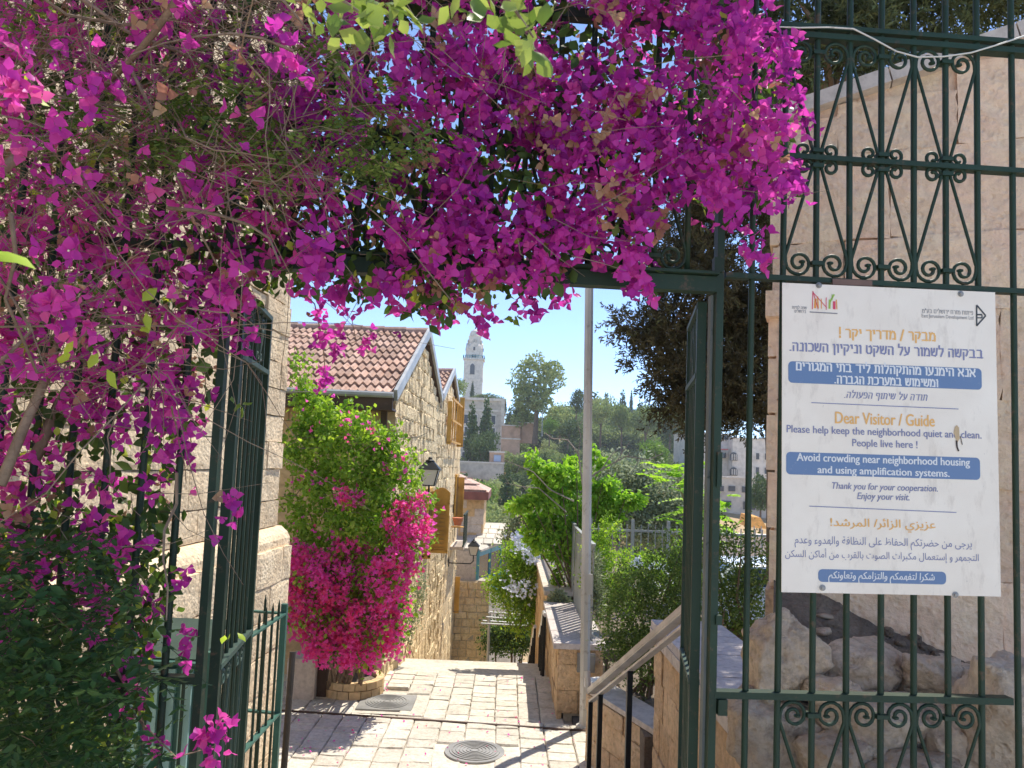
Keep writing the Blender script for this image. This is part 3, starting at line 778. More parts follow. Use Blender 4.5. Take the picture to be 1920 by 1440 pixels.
# ================================================================== right side street wall, coping, railing
t = thing('street_wall', 'golden limestone wall with pale coping along the right of the street', 'wall', (.71, 9.8, LAND))
XW = .71
CZ1, CZ2 = EYE - 2.27, EYE - 2.25
b = MB(); b.box((XW + .33, 11.3, (CZ1 - 6.5) / 2 - .1), (.50, 2.95, CZ1 + 6.3)); b.o('wall_core', M['joint'], t)
b = MB(); b.box((XW + .33, 16.5, (CZ1 - 8) / 2), (.50, 7.2, CZ1 + 8 - .05)); b.o('wall_core', M['joint'], t)
r = rng_(41)
OB = blocks('golden_block', M['orange'], rough=.07, edge=.06)
wall_stones(t, OB, (XW, 12.75, 0), (0, -1, 0), (-1, 0, 0), 2.95, -2.4, CZ1 - .012, .27, (.3, .55), .008, .06, r, cap=90)
wall_stones(t, OB, (XW, 20, 0), (0, -1, 0), (-1, 0, 0), 7.2, -5.5, CZ2 + .1, .27, (.4, .7), .008, .06, r, cap=150)
wall_stones(t, OB, (XW, 9.80, 0), (1, 0, 0), (0, -1, 0), .56, LAND, CZ1 - .012, .30, (.25, .4), .008, .06, r, cap=20)
for k, y in enumerate(np.arange(9.76, 12.6, .74)):
    b = MB(); b.box((XW + .26, y + .365, CZ1 + .025), (.66, .725, .07)); b.o('coping_slab', M['cope'], t)
for k, y in enumerate(np.arange(12.9, 19.6, .84)):
    b = MB(); b.box((XW + .26, y + .41, CZ1 + .15), (.62, .825, .07)); b.o('coping_slab', M['copelight'], t)
t = thing('meter_box', 'small grey metal hatch set in the wall end behind the pale pole', 'hatch', (XW + .4, 9.72, -1))
q = P(1099, 1243, 9.72)
b = MB(); b.box((q[0], 9.715, q[2]), (.19, .03, .20)); b.o('door', M['cast'], t)
b = MB(); b.box((q[0], 9.725, q[2]), (.22, .03, .23)); b.o('frame', M['cast'], t)
# bed filling behind wall
b = MB(); b.box((XW + 1.6, 15, CZ1 - 1.5), (2.1, 10, 2.9)); b.o('planting_bed', M['soil'], kind='structure')
# grey sheet railing on the coping
t = thing('slatted_railing', 'grey steel railing of upright flats on the coping beside the pale pole', 'railing', (XW + .35, 11, CZ1))
for k, (ya, yb, pa, pb) in enumerate(((10.05, 12.7, 1112, 1058), (12.95, 19.0, 1058, 1030))):
    zt = EYE - 1.02 + (.0 if k == 0 else .03)
    y = ya; zc = CZ1 + (.06 if k == 0 else .18)
    while y <= yb:
        b = MB(); b.box((XW + .42, y, (zc + zt) / 2), (.014, .10, zt - zc)); b.o('upright', M['greyfence'], t); y += .16
    b = MB(); b.box((XW + .42, (ya + yb) / 2, zt + .012), (.05, yb - ya + .1, .025)); b.o('top_rail', M['greyfence'], t)
    b = MB(); b.box((XW + .44, (ya + yb) / 2, zc + .06), (.03, yb - ya + .1, .03)); b.o('bottom_rail', M['greyfence'], t)
# street handrails descending
def handrail(name, label, x, pts, r_=.022, posts=(), mat='black'):
    t = thing(name, label, 'handrail', (x, pts[0][0], pts[0][1] - .9))
    b = MB(); b.tube([(x, y, z) for y, z in pts], r_, 8); b.o('rail', M['steel'], t)
    for (y, z0, z1) in posts:
        b = MB(); b.box((x, y, (z0 + z1) / 2), (.04, .04, z1 - z0)); b.o('post', M[mat], t)
q = P(1022, 1152, 11.75); xh = q[0]
handrail('stair_handrail', 'dark handrail at the head of the street stairs, nearest the coping', xh, [(11.7, q[2]), (12.1, q[2] - .03), (13.0, q[2] - .55), (13.1, q[2] - .62)], .03,
         [(11.75, -1.6, q[2] - .02), (12.15, -1.9, q[2] - .05), (12.6, -2.1, q[2] - .3), (13.0, -2.3, q[2] - .55)])
q = P(1003, 1172, 14.0)
handrail('stair_handrail', 'second dark handrail lower down the street stairs', q[0], [(13.9, q[2]), (15.2, q[2] - .62), (16.6, q[2] - 1.3)], .03,
         [(13.95, -3.2, q[2]), (14.6, -3.5, q[2] - .3), (15.2, -3.7, q[2] - .62), (15.9, -4, q[2] - .95), (16.5, -4.2, q[2] - 1.25)])
# light pole
q = P(1097, 1322, 9.35)
t = thing('lamp_post', 'tall pale painted steel pole standing at the wall end', 'pole', (q[0], 9.35, LAND))
topx = P(1108, 540, 9.35)[0]
b = MB(); b.tube([(q[0], 9.35, LAND), (q[0] + (topx - q[0]) * 1.9, 9.35, 6.6)], [.062, .050], 8); b.o('shaft', M['pole'], t)
b = MB(); b.lathe((q[0], 9.35, LAND), [(.10, 0), (.10, .02), (.065, .03), (.065, .06)], 12); b.o('base_plate', M['pole'], t)
b = MB(); b.box((q[0] - .0, 9.35 - .063, .2), (.07, .02, .24)); b.o('access_door', M['pole'], t)

# ================================================================== right retaining walls and stainless handrail by the gate
t = thing('retaining_wall', 'tall golden retaining wall with wide grey coping right of the stairs', 'wall', (1.6, 5, LAND))
XT = 1.36; TZ = EYE - 1.35
b = MB(); b.box((1.64, 5.45, (TZ + LAND) / 2 - .05), (.50, 3.05, TZ - LAND - .02)); b.o('wall_core', M['joint'], t)
OB2 = blocks('golden_block_large', M['orange'], rough=.14, edge=.10, nu=5, nv=4)
wall_stones(t, OB2, (XT, 7.0, 0), (0, -1, 0), (-1, 0, 0), 3.1, LAND, TZ - .12, .30, (.35, .6), .008, .05, rng_(51), cap=120)
for y in np.arange(3.95, 6.9, .62):
    b = MB(); b.box((1.63, y + .305, TZ - .035), (.60, .606, .07)); b.o('coping_slab', M['cope'], t)
for y in np.arange(3.95, 6.9, .31):
    b = MB(); b.box((XT - .008, y + .153, TZ - .115), (.06, .30, .085)); b.o('edge_course', M['copelight'], t)
t = thing('low_wall', 'low golden stone wall splaying from the stair foot, with a white capstone', 'wall', (1.0, 8.2, LAND))
A, B_ = np.array((.90, 8.3, 0)), np.array((1.40, 7.02, 0)); u = (B_ - A) / np.linalg.norm(B_ - A); nn = np.array((-u[1], u[0], 0)); nn = -nn if nn[0] > 0 else nn
LZ = EYE - 2.33
b = MB(); cc = (A + B_) / 2 - nn * .17; b.box((cc[0], cc[1], (LZ + LAND) / 2), (np.linalg.norm(B_ - A), .24, LZ - LAND - .02), u, nn); b.o('wall_core', M['joint'], t)
wall_stones(t, OB2, A, u, nn, np.linalg.norm(B_ - A), LAND, LZ - .05, .26, (.3, .5), .008, .05, rng_(52), cap=40)
b = MB(); b.box((cc[0], cc[1], LZ - .015), (np.linalg.norm(B_ - A), .34, .05), u, nn); b.o('coping', M['copelight'], t)
b = MB(); q = A + u * .06 - nn * .1; b.box((q[0], q[1], LZ + .055), (.18, .22, .09), u, nn); b.o('capstone', flat('white_stone', (.75, .72, .68)), t)
b = MB(); b.box((2.4, 8.35, LZ - .75), (2.2, 2.6, 1.4)); b.o('planting_bed', M['soil'], kind='structure')
# stainless handrail
t = thing('gate_handrail', 'broad stainless steel channel handrail on black posts beside the gate', 'handrail', P(1105, 1440, 6.4))
p0, p1 = P(1300, 1138, 3.9), P(1108, 1300, 6.3)
d = (p1 - p0) / np.linalg.norm(p1 - p0); sd_ = np.cross(d, (0, 0, 1)); sd_ /= np.linalg.norm(sd_); up = np.cross(sd_, d)
for k, (o1, o2, w_) in enumerate(((0, 0, .085), )):
    b = MB(); b.bar(p0, p1, .062, .014, up); b.o('channel_base', M['steel'], t)
for s_ in (-1, 1):
    b = MB(); b.bar(p0 + sd_ * s_ * .031 + up * .018, p1 + sd_ * s_ * .031 + up * .018, .006, .030, up); b.o('channel_lip', M['steel'], t)
b = MB(); b.tube([p0 + up * .026, p1 + up * .026], .018, 10); b.o('grip_tube', M['steel'], t)
b = MB(); b.bar(p0 - up * .060, p1 - up * .060, .045, .014, up); b.o('under_flat', M['steel'], t)
b = MB(); b.tube([p1 + up * .02, p1 + np.array((-.02, .0, .0)), p1 + np.array((-.03, .05, .16))], [.02, .02, .026], 8); b.o('end_return', M['steel'], t)
for (px, py, yy) in ((1105, 1305, 6.3), (1133, 1290, 5.95), (1193, 1245, 5.1)):
    f = (yy - p0[1]) / (p1[1] - p0[1]); q = p0 + (p1 - p0) * f
    b = MB(); b.box((q[0], q[1], q[2] - .55), (.034, .045, .98)); b.o('post', M['black'], t)

# ================================================================== iron gate and fences
YA, YB = 2.55, .06
def FP(px, py, off=0.0):
    d = ray(px, py); t_ = (YA + off) / (d[1] - YB * d[0]); return np.array((0, 0, EYE)) + d * t_
FU = np.array((1, YB, 0.)); FU /= np.linalg.norm(FU); FN = np.array((YB, -1, 0.)); FN /= np.linalg.norm(FN)
def FXY(px, off=0.0): q = FP(px, 870, off); return np.array((q[0], q[1], 0.))
zr1, zr2, zr3, zr4 = FP(1650, 72)[2], FP(1650, 306)[2], FP(1650, 533)[2], FP(1600, 1306)[2]
zlin = FP(1250, 531)[2]; ztop = FP(1650, -420)[2]; zbot = -.02
IR = M['iron']
def spiral(c, R, a0, turns, sgn, n=22, r1=.25):
    return [(c[0] + R * (1 - (1 - r1) * i / n) * math.cos(a0 + sgn * 2 * math.pi * turns * i / n), c[1] + R * (1 - (1 - r1) * i / n) * math.sin(a0 + sgn * 2 * math.pi * turns * i / n)) for i in range(n + 1)]
def scroll_pair(parent, base, u, zw, zn, half, mat=IR, r_=.0062):
    """two mirrored C scrolls either side of the bar at base; wide curls at height zw, narrow curls at zn"""
    sg = 1 if zn > zw else -1
    R = half * .40; rr = half * .27
    for s in (-1, 1):
        cw = (half * .52, zw + sg * R * 1.02)
        big = spiral(cw, R, 0, 1.55, -sg, 24)                     # starts at outer side, goes round the far end and inward
        cn = (.014 + rr * 1.05, zn - sg * rr * .2)
        small = spiral(cn, rr, math.pi, 1.35, -sg, 18)
        line = big[::-1] + [(cw[0] + R * 1.02, cw[1] + sg * R * .5)] + small
        pts = [base + u * (s * x) + np.array((0, 0, z)) + FN * .002 for x, z in line]
        b = MB(); b.tube(pts, r_, 6); b.o('scroll', mat, parent, smooth=True)
        e = pts[0]; b = MB(); b.lathe(e - (0, 0, .006), [(.004, 0), (.011, .003), (.011, .009), (.004, .012)], 8); b.o('scroll_eye', mat, parent)
    for z in (zw + sg * R * 1.0, zn - sg * rr * .1):
        b = MB(); b.box(base + (0, 0, z), (half * .34, .034, .014), u, FN); b.o('collar', mat, parent)
BARR = .0105
RB = rng_(4321)
def bent(q, z0, z1):
    return [q + np.array((0, 0, z0 + (z1 - z0) * k / 7)) + FU * RB.normal() * .0011 + FN * RB.normal() * .001 for k in range(8)]
# ---- right fence
fr = thing('iron_fence', 'green wrought iron fence with scrollwork carrying the white notice board', 'fence', FXY(1340))
right_bars = [1404, 1464, 1526, 1589, 1652, 1713, 1775, 1837, 1904, 1970, 2035]
bxy = {p: FXY(p) for p in right_bars}
for p in right_bars:
    b = MB(); q = bxy[p]; b.tube(bent(q, zbot, ztop), BARR, 8); b.o('bar', IR, fr, smooth=True)
xe = FXY(2060)
def frail(parent, pa, pb, z, hgt, dep, off=0.0, mat=None, name='rail'):
    a, c = FXY(pa), FXY(pb); b = MB(); b.bar(a + FN * off + (0, 0, z), c + FN * off + (0, 0, z), dep, hgt); return b.o(name, mat or IR, parent)
frail(fr, 1352, 2060, zr1 + .016, .017, .034, .004); frail(fr, 1352, 2060, zr1 - .016, .020, .040, .0)
frail(fr, 1352, 2060, zr2, .018, .038); frail(fr, 1352, 2060, zr3, .018, .036); frail(fr, 1344, 1888, zr4, .022, .042)
half = np.linalg.norm(bxy[1589] - bxy[1526])
for p in (1526, 1652, 1775):
    scroll_pair(fr, bxy[p], FU, zr1 - .028, zr2 + .024, half)
    scroll_pair(fr, bxy[p], FU, zr3 + .012, zr2 - .024, half)
    scroll_pair(fr, bxy[p], FU, zr4 - .014, zr4 - .36, half)
# ---- gate frame
gf = thing('gateway', 'dark green gate frame of posts and lintel under the purple bougainvillea', 'gate frame', FXY(405))
for p, w_ in ((1341, .024), (404, .024)):
    q = FXY(p); b = MB(); b.box(q + (0, 0, (ztop + zbot) / 2), (w_, .04, ztop - zbot), FU, FN); b.o('post', IR, gf)
q = FXY(1328, .03); b = MB(); b.box(q + (0, 0, (zlin + zbot) / 2 - .03), (.014, .03, zlin - zbot), FU, FN); b.o('stop_bar', M['peel'], gf)
frail(gf, 410, 1334, zlin, .052, .05, 0, name='lintel'); frail(gf, 410, 1334, zlin + .034, .010, .075, .012, name='lintel_flange')
frail(gf, 410, 1334, zr2, .02, .036, name='transom_rail'); frail(gf, 410, 1334, zr1, .034, .04, name='transom_rail')
tb = [1343 - 63.5 * k for k in range(1, 15)]
for k, p in enumerate(tb):
    q = FXY(p); b = MB(); b.tube([q + (0, 0, zlin + .026), q + (0, 0, ztop)], BARR, 8); b.o('transom_bar', IR, gf, smooth=True)
    if k % 2 == 1 and k < 13:
        scroll_pair(gf, q, FU, zlin + .045, zr2 - .05, half)
# lock plate, hinges
for (px, py, w_, h_) in ((1344, 880, .016, .115), (1343, 500, .03, .05), (1350, 1322, .03, .05), (1343, 1160, .02, .03)):
    q = FP(px, py); b = MB(); b.box(q + FN * .015, (w_, .03, h_), FU, FN); b.o('latch_box', IR, gf)
# ---- gate leaves
def leaf(name, label, pn, pf, Yn, Yf, ztopl, zmid, zlow, side, lo2):
    dn, df = ray(pn, 860), ray(pf, 860)
    A = np.array((0, 0, 0.)) + dn * (Yn / dn[1]); A[2] = 0
    B = df * (Yf / df[1]); B[2] = 0
    u = (B - A) / np.linalg.norm(B - A); nn = np.array((-u[1], u[0], 0)); L = np.linalg.norm(B - A)
    t = thing(name, label, 'gate', A, None)
    for q, w_ in ((A, .034), (B, .028)):
        b = MB(); b.box(q + (0, 0, (ztopl + .04) / 2), (w_, .032, ztopl - .04), u, nn); b.o('stile', IR, t)
    for z in (ztopl - .012, zmid, zlow, lo2):
        b = MB(); b.bar(A + (0, 0, z), B + (0, 0, z), .038, .018); b.o('leaf_rail', M['dust'], t)
    n = 7
    for i in range(1, n):
        q = A + (B - A) * i / n; b = MB(); b.tube([q + (0, 0, lo2), q + (0, 0, ztopl - .02)], .0075, 6); b.o('bar', IR, t)
    for i in (2, 5):
        q = A + (B - A) * i / n
        for zw, zn in ((ztopl - .03, zmid + .03), (zlow - .03, lo2 + .05)):
            R = L / 7 * .42
            for s in (-1, 1):
                line = spiral((s * R * 1.15, zw - R * 1.1), R, 0 if s > 0 else math.pi, 1.4, s, 16)[::-1] + spiral((s * R * .9, zn + R * .6), R * .6, math.pi if s > 0 else 0, 1.2, s, 12)
                b = MB(); b.tube([q + u * x + (0, 0, z) for x, z in line], .0055, 5); b.o('scroll', M['dust'], t)
    return t
leaf('gate_leaf', 'left gate leaf swung open, seen nearly edge-on against the stone house', 431, 486, 2.62, 3.16, FP(455, 512)[2] - .02, P(475, 690, 3.0)[2], FP(425, 1272)[2], 1, .10)
leaf('gate_leaf', 'right gate leaf swung open, seen edge-on beside the stainless handrail', 1310, 1291, 2.72, 3.20, FP(1320, 552)[2], P(1295, 725, 3.1)[2], zr4, -1, .10)
# ---- left fence
fl = thing('iron_fence', 'dark green iron fence left of the gate, overgrown with purple bougainvillea', 'fence', FXY(0))
zl = FP(300, 1272)[2]
for p in (337, 268, 200, 132, 64, -5, -74, -142):
    q = FXY(p); b = MB(); b.tube(bent(q, zbot, ztop), .0115, 8); b.o('bar', IR, fl, smooth=True)
frail(fl, -170, 398, zl, .022, .042); frail(fl, -170, 398, zr3, .022, .04); frail(fl, -170, 398, zr1, .034, .04); frail(fl, -170, 398, .05, .022, .04)
for p in (200, 64, -74): scroll_pair(fl, FXY(p), FU, zl - .016, zl - .36, half * 1.05)

# cable
t = thing('cable', 'pale grey cable sagging across the top of the right fence', 'cable', FXY(1700))
pts = [(1300, 38), (1400, 48), (1500, 52), (1552, 51), (1600, 54), (1640, 74), (1680, 96), (1720, 107), (1770, 106), (1820, 99), (1870, 84), (1925, 66)]
b = MB(); b.tube([FP(x, y, -.035) for x, y in pts], .0030, 6); b.o('cable_run', M['pole'], t, smooth=True)

# ================================================================== notice board
S0 = FP(1467, 530, -.03); SU = FP(1866, 548, -.03) - S0; SW = float(np.linalg.norm(SU)); SUn = SU / SW
SH_ = float(S0[2] - FP(1452, 1110, -.03)[2]); SN = np.cross(SUn, (0, 0, 1.)); SN /= np.linalg.norm(SN); SV = np.cross(SN, SUn); SV = SV if SV[2] > 0 else -SV
if SN[1] > 0: SN = -SN
sg = thing('notice_board', 'white weathered visitor notice in Hebrew, English and Arabic bolted to the right fence', 'sign', S0 - (0, 0, SH_))
def sp(px, py, d=0.0):
    dd = ray(px, py); o_ = np.array((0, 0, EYE)); t_ = ((S0 - o_) @ SN) / (dd @ SN); return o_ + dd * t_ + SN * d
def sl(px, py): q = sp(px, py) - S0; return float(q @ SUn), float(q @ SV)
m, tt_, bb = _new('sign_white_enamel')
g = tt_.nodes.new('ShaderNodeNewGeometry').outputs['Position']
n1 = _noise(tt_, g, 6, 5); n2 = _noise(tt_, g, 70, 5, .75); n3 = _noise(tt_, _map(tt_, g, (1, 1, .35)), 22, 6, .7)
c = _ramp(tt_, n1, [(.3, (.80, .71, .60)), (.7, (.87, .79, .68))])
c = _mix(tt_, _ramp(tt_, n3, [(.55, (0, 0, 0)), (.72, (.45,) * 3)]), c, (.50, .42, .34))
c = _mix(tt_, _ramp(tt_, n2, [(.69, (0, 0, 0)), (.73, (.9,) * 3)]), c, (.10, .075, .06))
tt_.links.new(c, bb.inputs['Base Color']); bb.inputs['Roughness'].default_value = .38
M['sign'] = m
b = MB(); cc = S0 + SUn * SW / 2 - SV * SH_ / 2
b.box(cc - SN * .002, (SW, .003, SH_), SUn, SN, SV); o_ = b.o('panel', M['sign'], sg)
def ink(name, col, wear=(.62, .60, .56), amt=.55):
    m, t, b = _new(name); g = t.nodes.new('ShaderNodeNewGeometry').outputs['Position']
    n = _noise(t, g, 55, 6, .75); c = _mix(t, _ramp(t, n, [(.60, (0, 0, 0)), (.72, (amt,) * 3)]), col, wear)
    t.links.new(c, b.inputs['Base Color']); b.inputs['Roughness'].default_value = .45; return m
M['i_or'] = ink('ink_orange', (.80, .44, .13)); M['i_bl'] = ink('ink_slate_blue', (.21, .22, .37)); M['i_box'] = ink('ink_box_blue', (.12, .20, .36), amt=.25)
M['i_wh'] = ink('ink_white', (.72, .72, .72), (.3, .36, .45), .5); M['i_bk'] = ink('ink_black', (.05, .05, .05)); M['i_gr'] = ink('ink_grey', (.22, .21, .22))
M['i_rd'] = ink('ink_red', (.65, .06, .12)); M['i_gn'] = ink('ink_green', (.30, .48, .06)); M['i_am'] = ink('ink_amber', (.75, .30, .05))
AR = {'ء': (0xFE80,) * 2 + (0, 0), 'آ': (0xFE81, 0xFE82, 0, 0), 'أ': (0xFE83, 0xFE84, 0, 0), 'إ': (0xFE87, 0xFE88, 0, 0), 'ئ': (0xFE89, 0xFE8A, 0xFE8B, 0xFE8C), 'ا': (0xFE8D, 0xFE8E, 0, 0),
      'ة': (0xFE93, 0xFE94, 0, 0), 'ؤ': (0xFE85, 0xFE86, 0, 0), 'د': (0xFEA9, 0xFEAA, 0, 0), 'ذ': (0xFEAB, 0xFEAC, 0, 0), 'ر': (0xFEAD, 0xFEAE, 0, 0), 'ز': (0xFEAF, 0xFEB0, 0, 0), 'و': (0xFEED, 0xFEEE, 0, 0), 'ى': (0xFEEF, 0xFEF0, 0, 0)}
for ch, base_ in (('ب', 0xFE8F), ('ت', 0xFE95), ('ث', 0xFE99), ('ج', 0xFE9D), ('ح', 0xFEA1), ('خ', 0xFEA5), ('س', 0xFEB1), ('ش', 0xFEB5), ('ص', 0xFEB9), ('ض', 0xFEBD), ('ط', 0xFEC1), ('ظ', 0xFEC5),
                  ('ع', 0xFEC9), ('غ', 0xFECD), ('ف', 0xFED1), ('ق', 0xFED5), ('ك', 0xFED9), ('ل', 0xFEDD), ('م', 0xFEE1), ('ن', 0xFEE5), ('ه', 0xFEE9), ('ي', 0xFEF1)):
    AR[ch] = (base_, base_ + 1, base_ + 2, base_ + 3)
LA = {'ا': (0xFEFB, 0xFEFC), 'أ': (0xFEF7, 0xFEF8), 'إ': (0xFEF9, 0xFEFA)}
def arabic(s):
    s = s.replace('ً', ''); out = []; i = 0; prevjoin = False
    while i < len(s):
        ch = s[i]
        if ch not in AR: out.append(ch); prevjoin = False; i += 1; continue
        if ch == 'ل' and i + 1 < len(s) and s[i + 1] in LA:
            out.append(chr(LA[s[i + 1]][1 if prevjoin else 0])); prevjoin = False; i += 2; continue
        f = AR[ch]; nxt = i + 1 < len(s) and s[i + 1] in AR and s[i + 1] != 'ء' and ch != 'ء'
        joinsnext = f[2] != 0 and nxt
        form = (3 if joinsnext else 1) if prevjoin and ch != 'ء' else (2 if joinsnext else 0)
        out.append(chr(f[form])); prevjoin = joinsnext; i += 1
    return ''.join(out)[::-1]
def text(s, x0, x1, yc, hpx, mat, d=.0008, bold=.0, shear=0.0, name='lettering'):
    cu = bpy.data.curves.new('txt', 'FONT'); cu.body = s; cu.resolution_u = 3; cu.align_x = 'LEFT'; cu.shear = shear; cu.offset = 0
    ob = bpy.data.objects.new('txt', cu); COL.objects.link(ob)
    me = bpy.data.meshes.new_from_object(ob.evaluated_get(bpy.context.evaluated_depsgraph_get()))
    bpy.data.objects.remove(ob); n = len(me.vertices); co = np.zeros(n * 3); me.vertices.foreach_get('co', co); co = co.reshape(-1, 3)
    mn, mx = co.min(0), co.max(0)
    ym = (x0 + x1) / 2 * 0 + yc
    a, c_ = sl(x0, yc - (x1 - x0) / 2 * .045), sl(x1, yc + (x1 - x0) / 2 * .045)
    wid = c_[0] - a[0]; hh = hpx / 1440 * 2.62
    X = a[0] + (co[:, 0] - mn[0]) / (mx[0] - mn[0]) * wid
    Yv = (a[1] + c_[1]) / 2 + (co[:, 1] - (mn[1] + mx[1]) / 2) / (mx[1] - mn[1]) * hh
    W_ = S0 + X[:, None] * SUn + Yv[:, None] * SV + SN * d
    fs = [tuple(p_.vertices) for p_ in me.polygons]; bpy.data.meshes.remove(me)
    sh = bold * 28 / 1440 * 2.62
    if bold: W_ = np.vstack([W_ - SUn * sh, W_ + SUn * sh + SN * .00012, W_ + SV * sh * .6 + SN * .00024]); fs = fs + [tuple(i + n for i in f) for f in fs] + [tuple(i + 2 * n for i in f) for f in fs]
    return mo(name, W_, fs, mat, sg)
def rrect(x0, y0, x1, y1, R, mat, d=.0004, name='colour_panel'):
    a, c_ = sl(x0, y0), sl(x1, y1); R = R / 1440 * 2.62; pts = []
    for cx, cy, a0 in ((c_[0] - R, a[1] - R, 0), (a[0] + R, a[1] - R, 90), (a[0] + R, c_[1] + R, 180), (c_[0] - R, c_[1] + R, 270)):
        for k in range(6): an = rad(a0 + k * 18); pts.append(S0 + SUn * (cx + R * math.cos(an)) + SV * (cy + R * math.sin(an)) + SN * d)
    return mo(name, pts, [tuple(range(len(pts)))], mat, sg)
def stroke(pts, w_, mat, d=.0009, name='logo_stroke'):
    for (a, c_) in zip(pts[:-1], pts[1:]):
        A, B = sp(*a, d), sp(*c_, d); u = (B - A) / np.linalg.norm(B - A); v = np.cross(u, SN) * w_ / 1440 * 2.62 / 2
        mo(name, [A - v, B - v, B + v, A + v], [(0, 1, 2, 3)], mat, sg)
HEB = {'א': (.75, [[(0, 1), (.72, 0)], [(.7, 1), (.66, .68), (.5, .42)], [(.05, 0), (.08, .35), (.28, .62)]]), 'ב': (.72, [[(0, 1), (.45, 1), (.55, .85), (.55, 0)], [(0, 0), (.74, 0)]]),
 'ג': (.5, [[(.1, 1), (.3, 1), (.4, .8), (.4, .35), (.5, 0)], [(.4, .35), (.0, 0)]]), 'ד': (.68, [[(0, 1), (.70, 1)], [(.54, 1), (.54, 0)]]), 'ה': (.66, [[(0, 1), (.5, 1), (.62, .85), (.62, 0)], [(.1, .6), (.1, 0)]]),
 'ו': (.22, [[(0, 1), (.14, 1), (.18, .8), (.18, 0)]]), 'ז': (.3, [[(0, 1), (.3, 1)], [(.17, 1), (.17, 0)]]), 'ח': (.66, [[(.06, 0), (.06, 1)], [(0, 1), (.5, 1), (.62, .85), (.62, 0)]]),
 'ט': (.68, [[(.06, 1), (.06, .2), (.2, 0), (.5, 0), (.66, .2), (.66, .8), (.52, 1), (.36, .9)]]), 'י': (.2, [[(0, 1), (.14, 1), (.18, .6)]]), 'כ': (.58, [[(0, 1), (.4, 1), (.58, .8), (.58, .2), (.4, 0), (0, 0)]]),
 'ך': (.58, [[(0, 1), (.45, 1), (.56, .85), (.56, -.32)]]), 'ל': (.55, [[(.05, 1.38), (.05, 1), (.52, 1), (.52, .72), (.25, 0)]]), 'מ': (.68, [[(0, 1), (.12, .7), (.03, 0)], [(.12, .7), (.32, 1), (.55, .9), (.66, .6), (.66, 0), (.34, 0)]]),
 'ם': (.64, [[(.05, 0), (.05, 1), (.5, 1), (.62, .85), (.62, 0), (.05, 0)]]), 'נ': (.42, [[(.1, 1), (.32, 1), (.40, .85), (.40, 0), (0, 0)]]), 'ן': (.22, [[(0, 1), (.14, 1), (.18, .8), (.18, -.32)]]),
 'ס': (.66, [[(0, 1), (.5, 1), (.66, .7), (.5, .1), (.32, 0), (.12, .15), (.06, .6), (.1, 1)]]), 'ע': (.62, [[(.06, 1), (.18, .45), (.42, .1)], [(.6, 1), (.58, .5), (.42, .12), (0, -.08)]]),
 'פ': (.62, [[(.24, .52), (.05, .58), (.05, 1), (.45, 1), (.6, .8), (.6, .2), (.45, 0), (0, 0)]]), 'ף': (.6, [[(.24, .52), (.05, .58), (.05, 1), (.42, 1), (.58, .85), (.58, -.32)]]), 'ק': (.66, [[(0, 1), (.52, 1), (.64, .8), (.52, .35), (.42, .2)], [(.1, .6), (.1, -.32)]]), 'ר': (.56, [[(0, 1), (.38, 1), (.54, .82), (.54, 0)]]),
 'ש': (.76, [[(.03, 1), (.1, .1), (.5, 0), (.68, .2), (.75, 1)], [(.38, 1), (.36, .6), (.1, .32)]]), 'ת': (.68, [[(0, 1), (.5, 1), (.64, .85), (.64, 0)], [(.15, 1), (.15, .1), (0, 0)]]), '.': (.12, [[(.02, 0), (.12, 0)]]),
 '/': (.35, [[(0, -.15), (.35, 1.2)]]), '!': (.12, [[(.06, 1.2), (.06, .4)], [(.06, .08), (.06, -.05)]]), '״': (.25, [[(.02, 1.2), (.02, .85)], [(.2, 1.2), (.2, .85)]])}
def htext(s, x0, x1, yc, hpx, mat, tk=.20, shear=0.0, name='lettering'):
    """block lettering drawn with straight strokes, right to left text"""
    x = 0.0; segs = []
    for ch in s[::-1]:
        if ch == ' ': x += .45; continue
        w_, st = HEB[ch]
        for pl in st: segs += [((a[0] + x, a[1]), (c[0] + x, c[1])) for a, c in zip(pl[:-1], pl[1:])]
        x += w_ + .24
    tot = x - .24; a, c_ = sl(x0, yc - (x1 - x0) / 2 * .045), sl(x1, yc + (x1 - x0) / 2 * .045)
    k = (c_[0] - a[0]) / tot; hh = hpx / 1440 * 2.62; V = []; F = []
    for i, (p0, p1) in enumerate(segs):
        q = [np.array((a[0] + (p[0] + shear * (p[1] - .5)) * k, (a[1] + c_[1]) / 2 + (p[1] - .5) * hh)) for p in (p0, p1)]
        u = (q[1] - q[0]); L_ = np.linalg.norm(u) + 1e-9; u /= L_; v = np.array((-u[1], u[0])); hw = tk * hh / 2; vert = abs(u[1])
        hw *= (.80 + .35 * vert)
        q0, q1 = q[0] - u * hw * .9, q[1] + u * hw * .9; n = len(V); d = .0008 + .00002 * (i % 9)
        for m_ in (q0 - v * hw, q1 - v * hw, q1 + v * hw, q0 + v * hw): V.append(S0 + SUn * m_[0] + SV * m_[1] + SN * d)
        F.append((n, n + 1, n + 2, n + 3))
    return mo(name, V, F, mat, sg)
htext('מבקר / מדריך יקר !', 1574, 1753, 628, 14.5, M['i_or'])
htext('בבקשה לשמור על השקט וניקיון השכונה.', 1481, 1842, 657, 14, M['i_bl'])
rrect(1478, 677, 1841, 731, 8, M['i_box'])
htext('אנא הימנעו מהתקהלות ליד בתי המגורים', 1493, 1828, 693, 13, M['i_wh'], .22)
htext('ומשימוש במערכת הגברה.', 1565, 1758, 715, 12.5, M['i_wh'], .22)
htext('תודה על שיתוף הפעולה.', 1584, 1738, 743, 10, M['i_bl'], .16, .2)
stroke([(1521, 755), (1797, 767)], 1.5, M['i_bl'], name='rule')
text('Dear Visitor / Guide', 1566, 1752, 786, 22, M['i_or'], bold=.018)
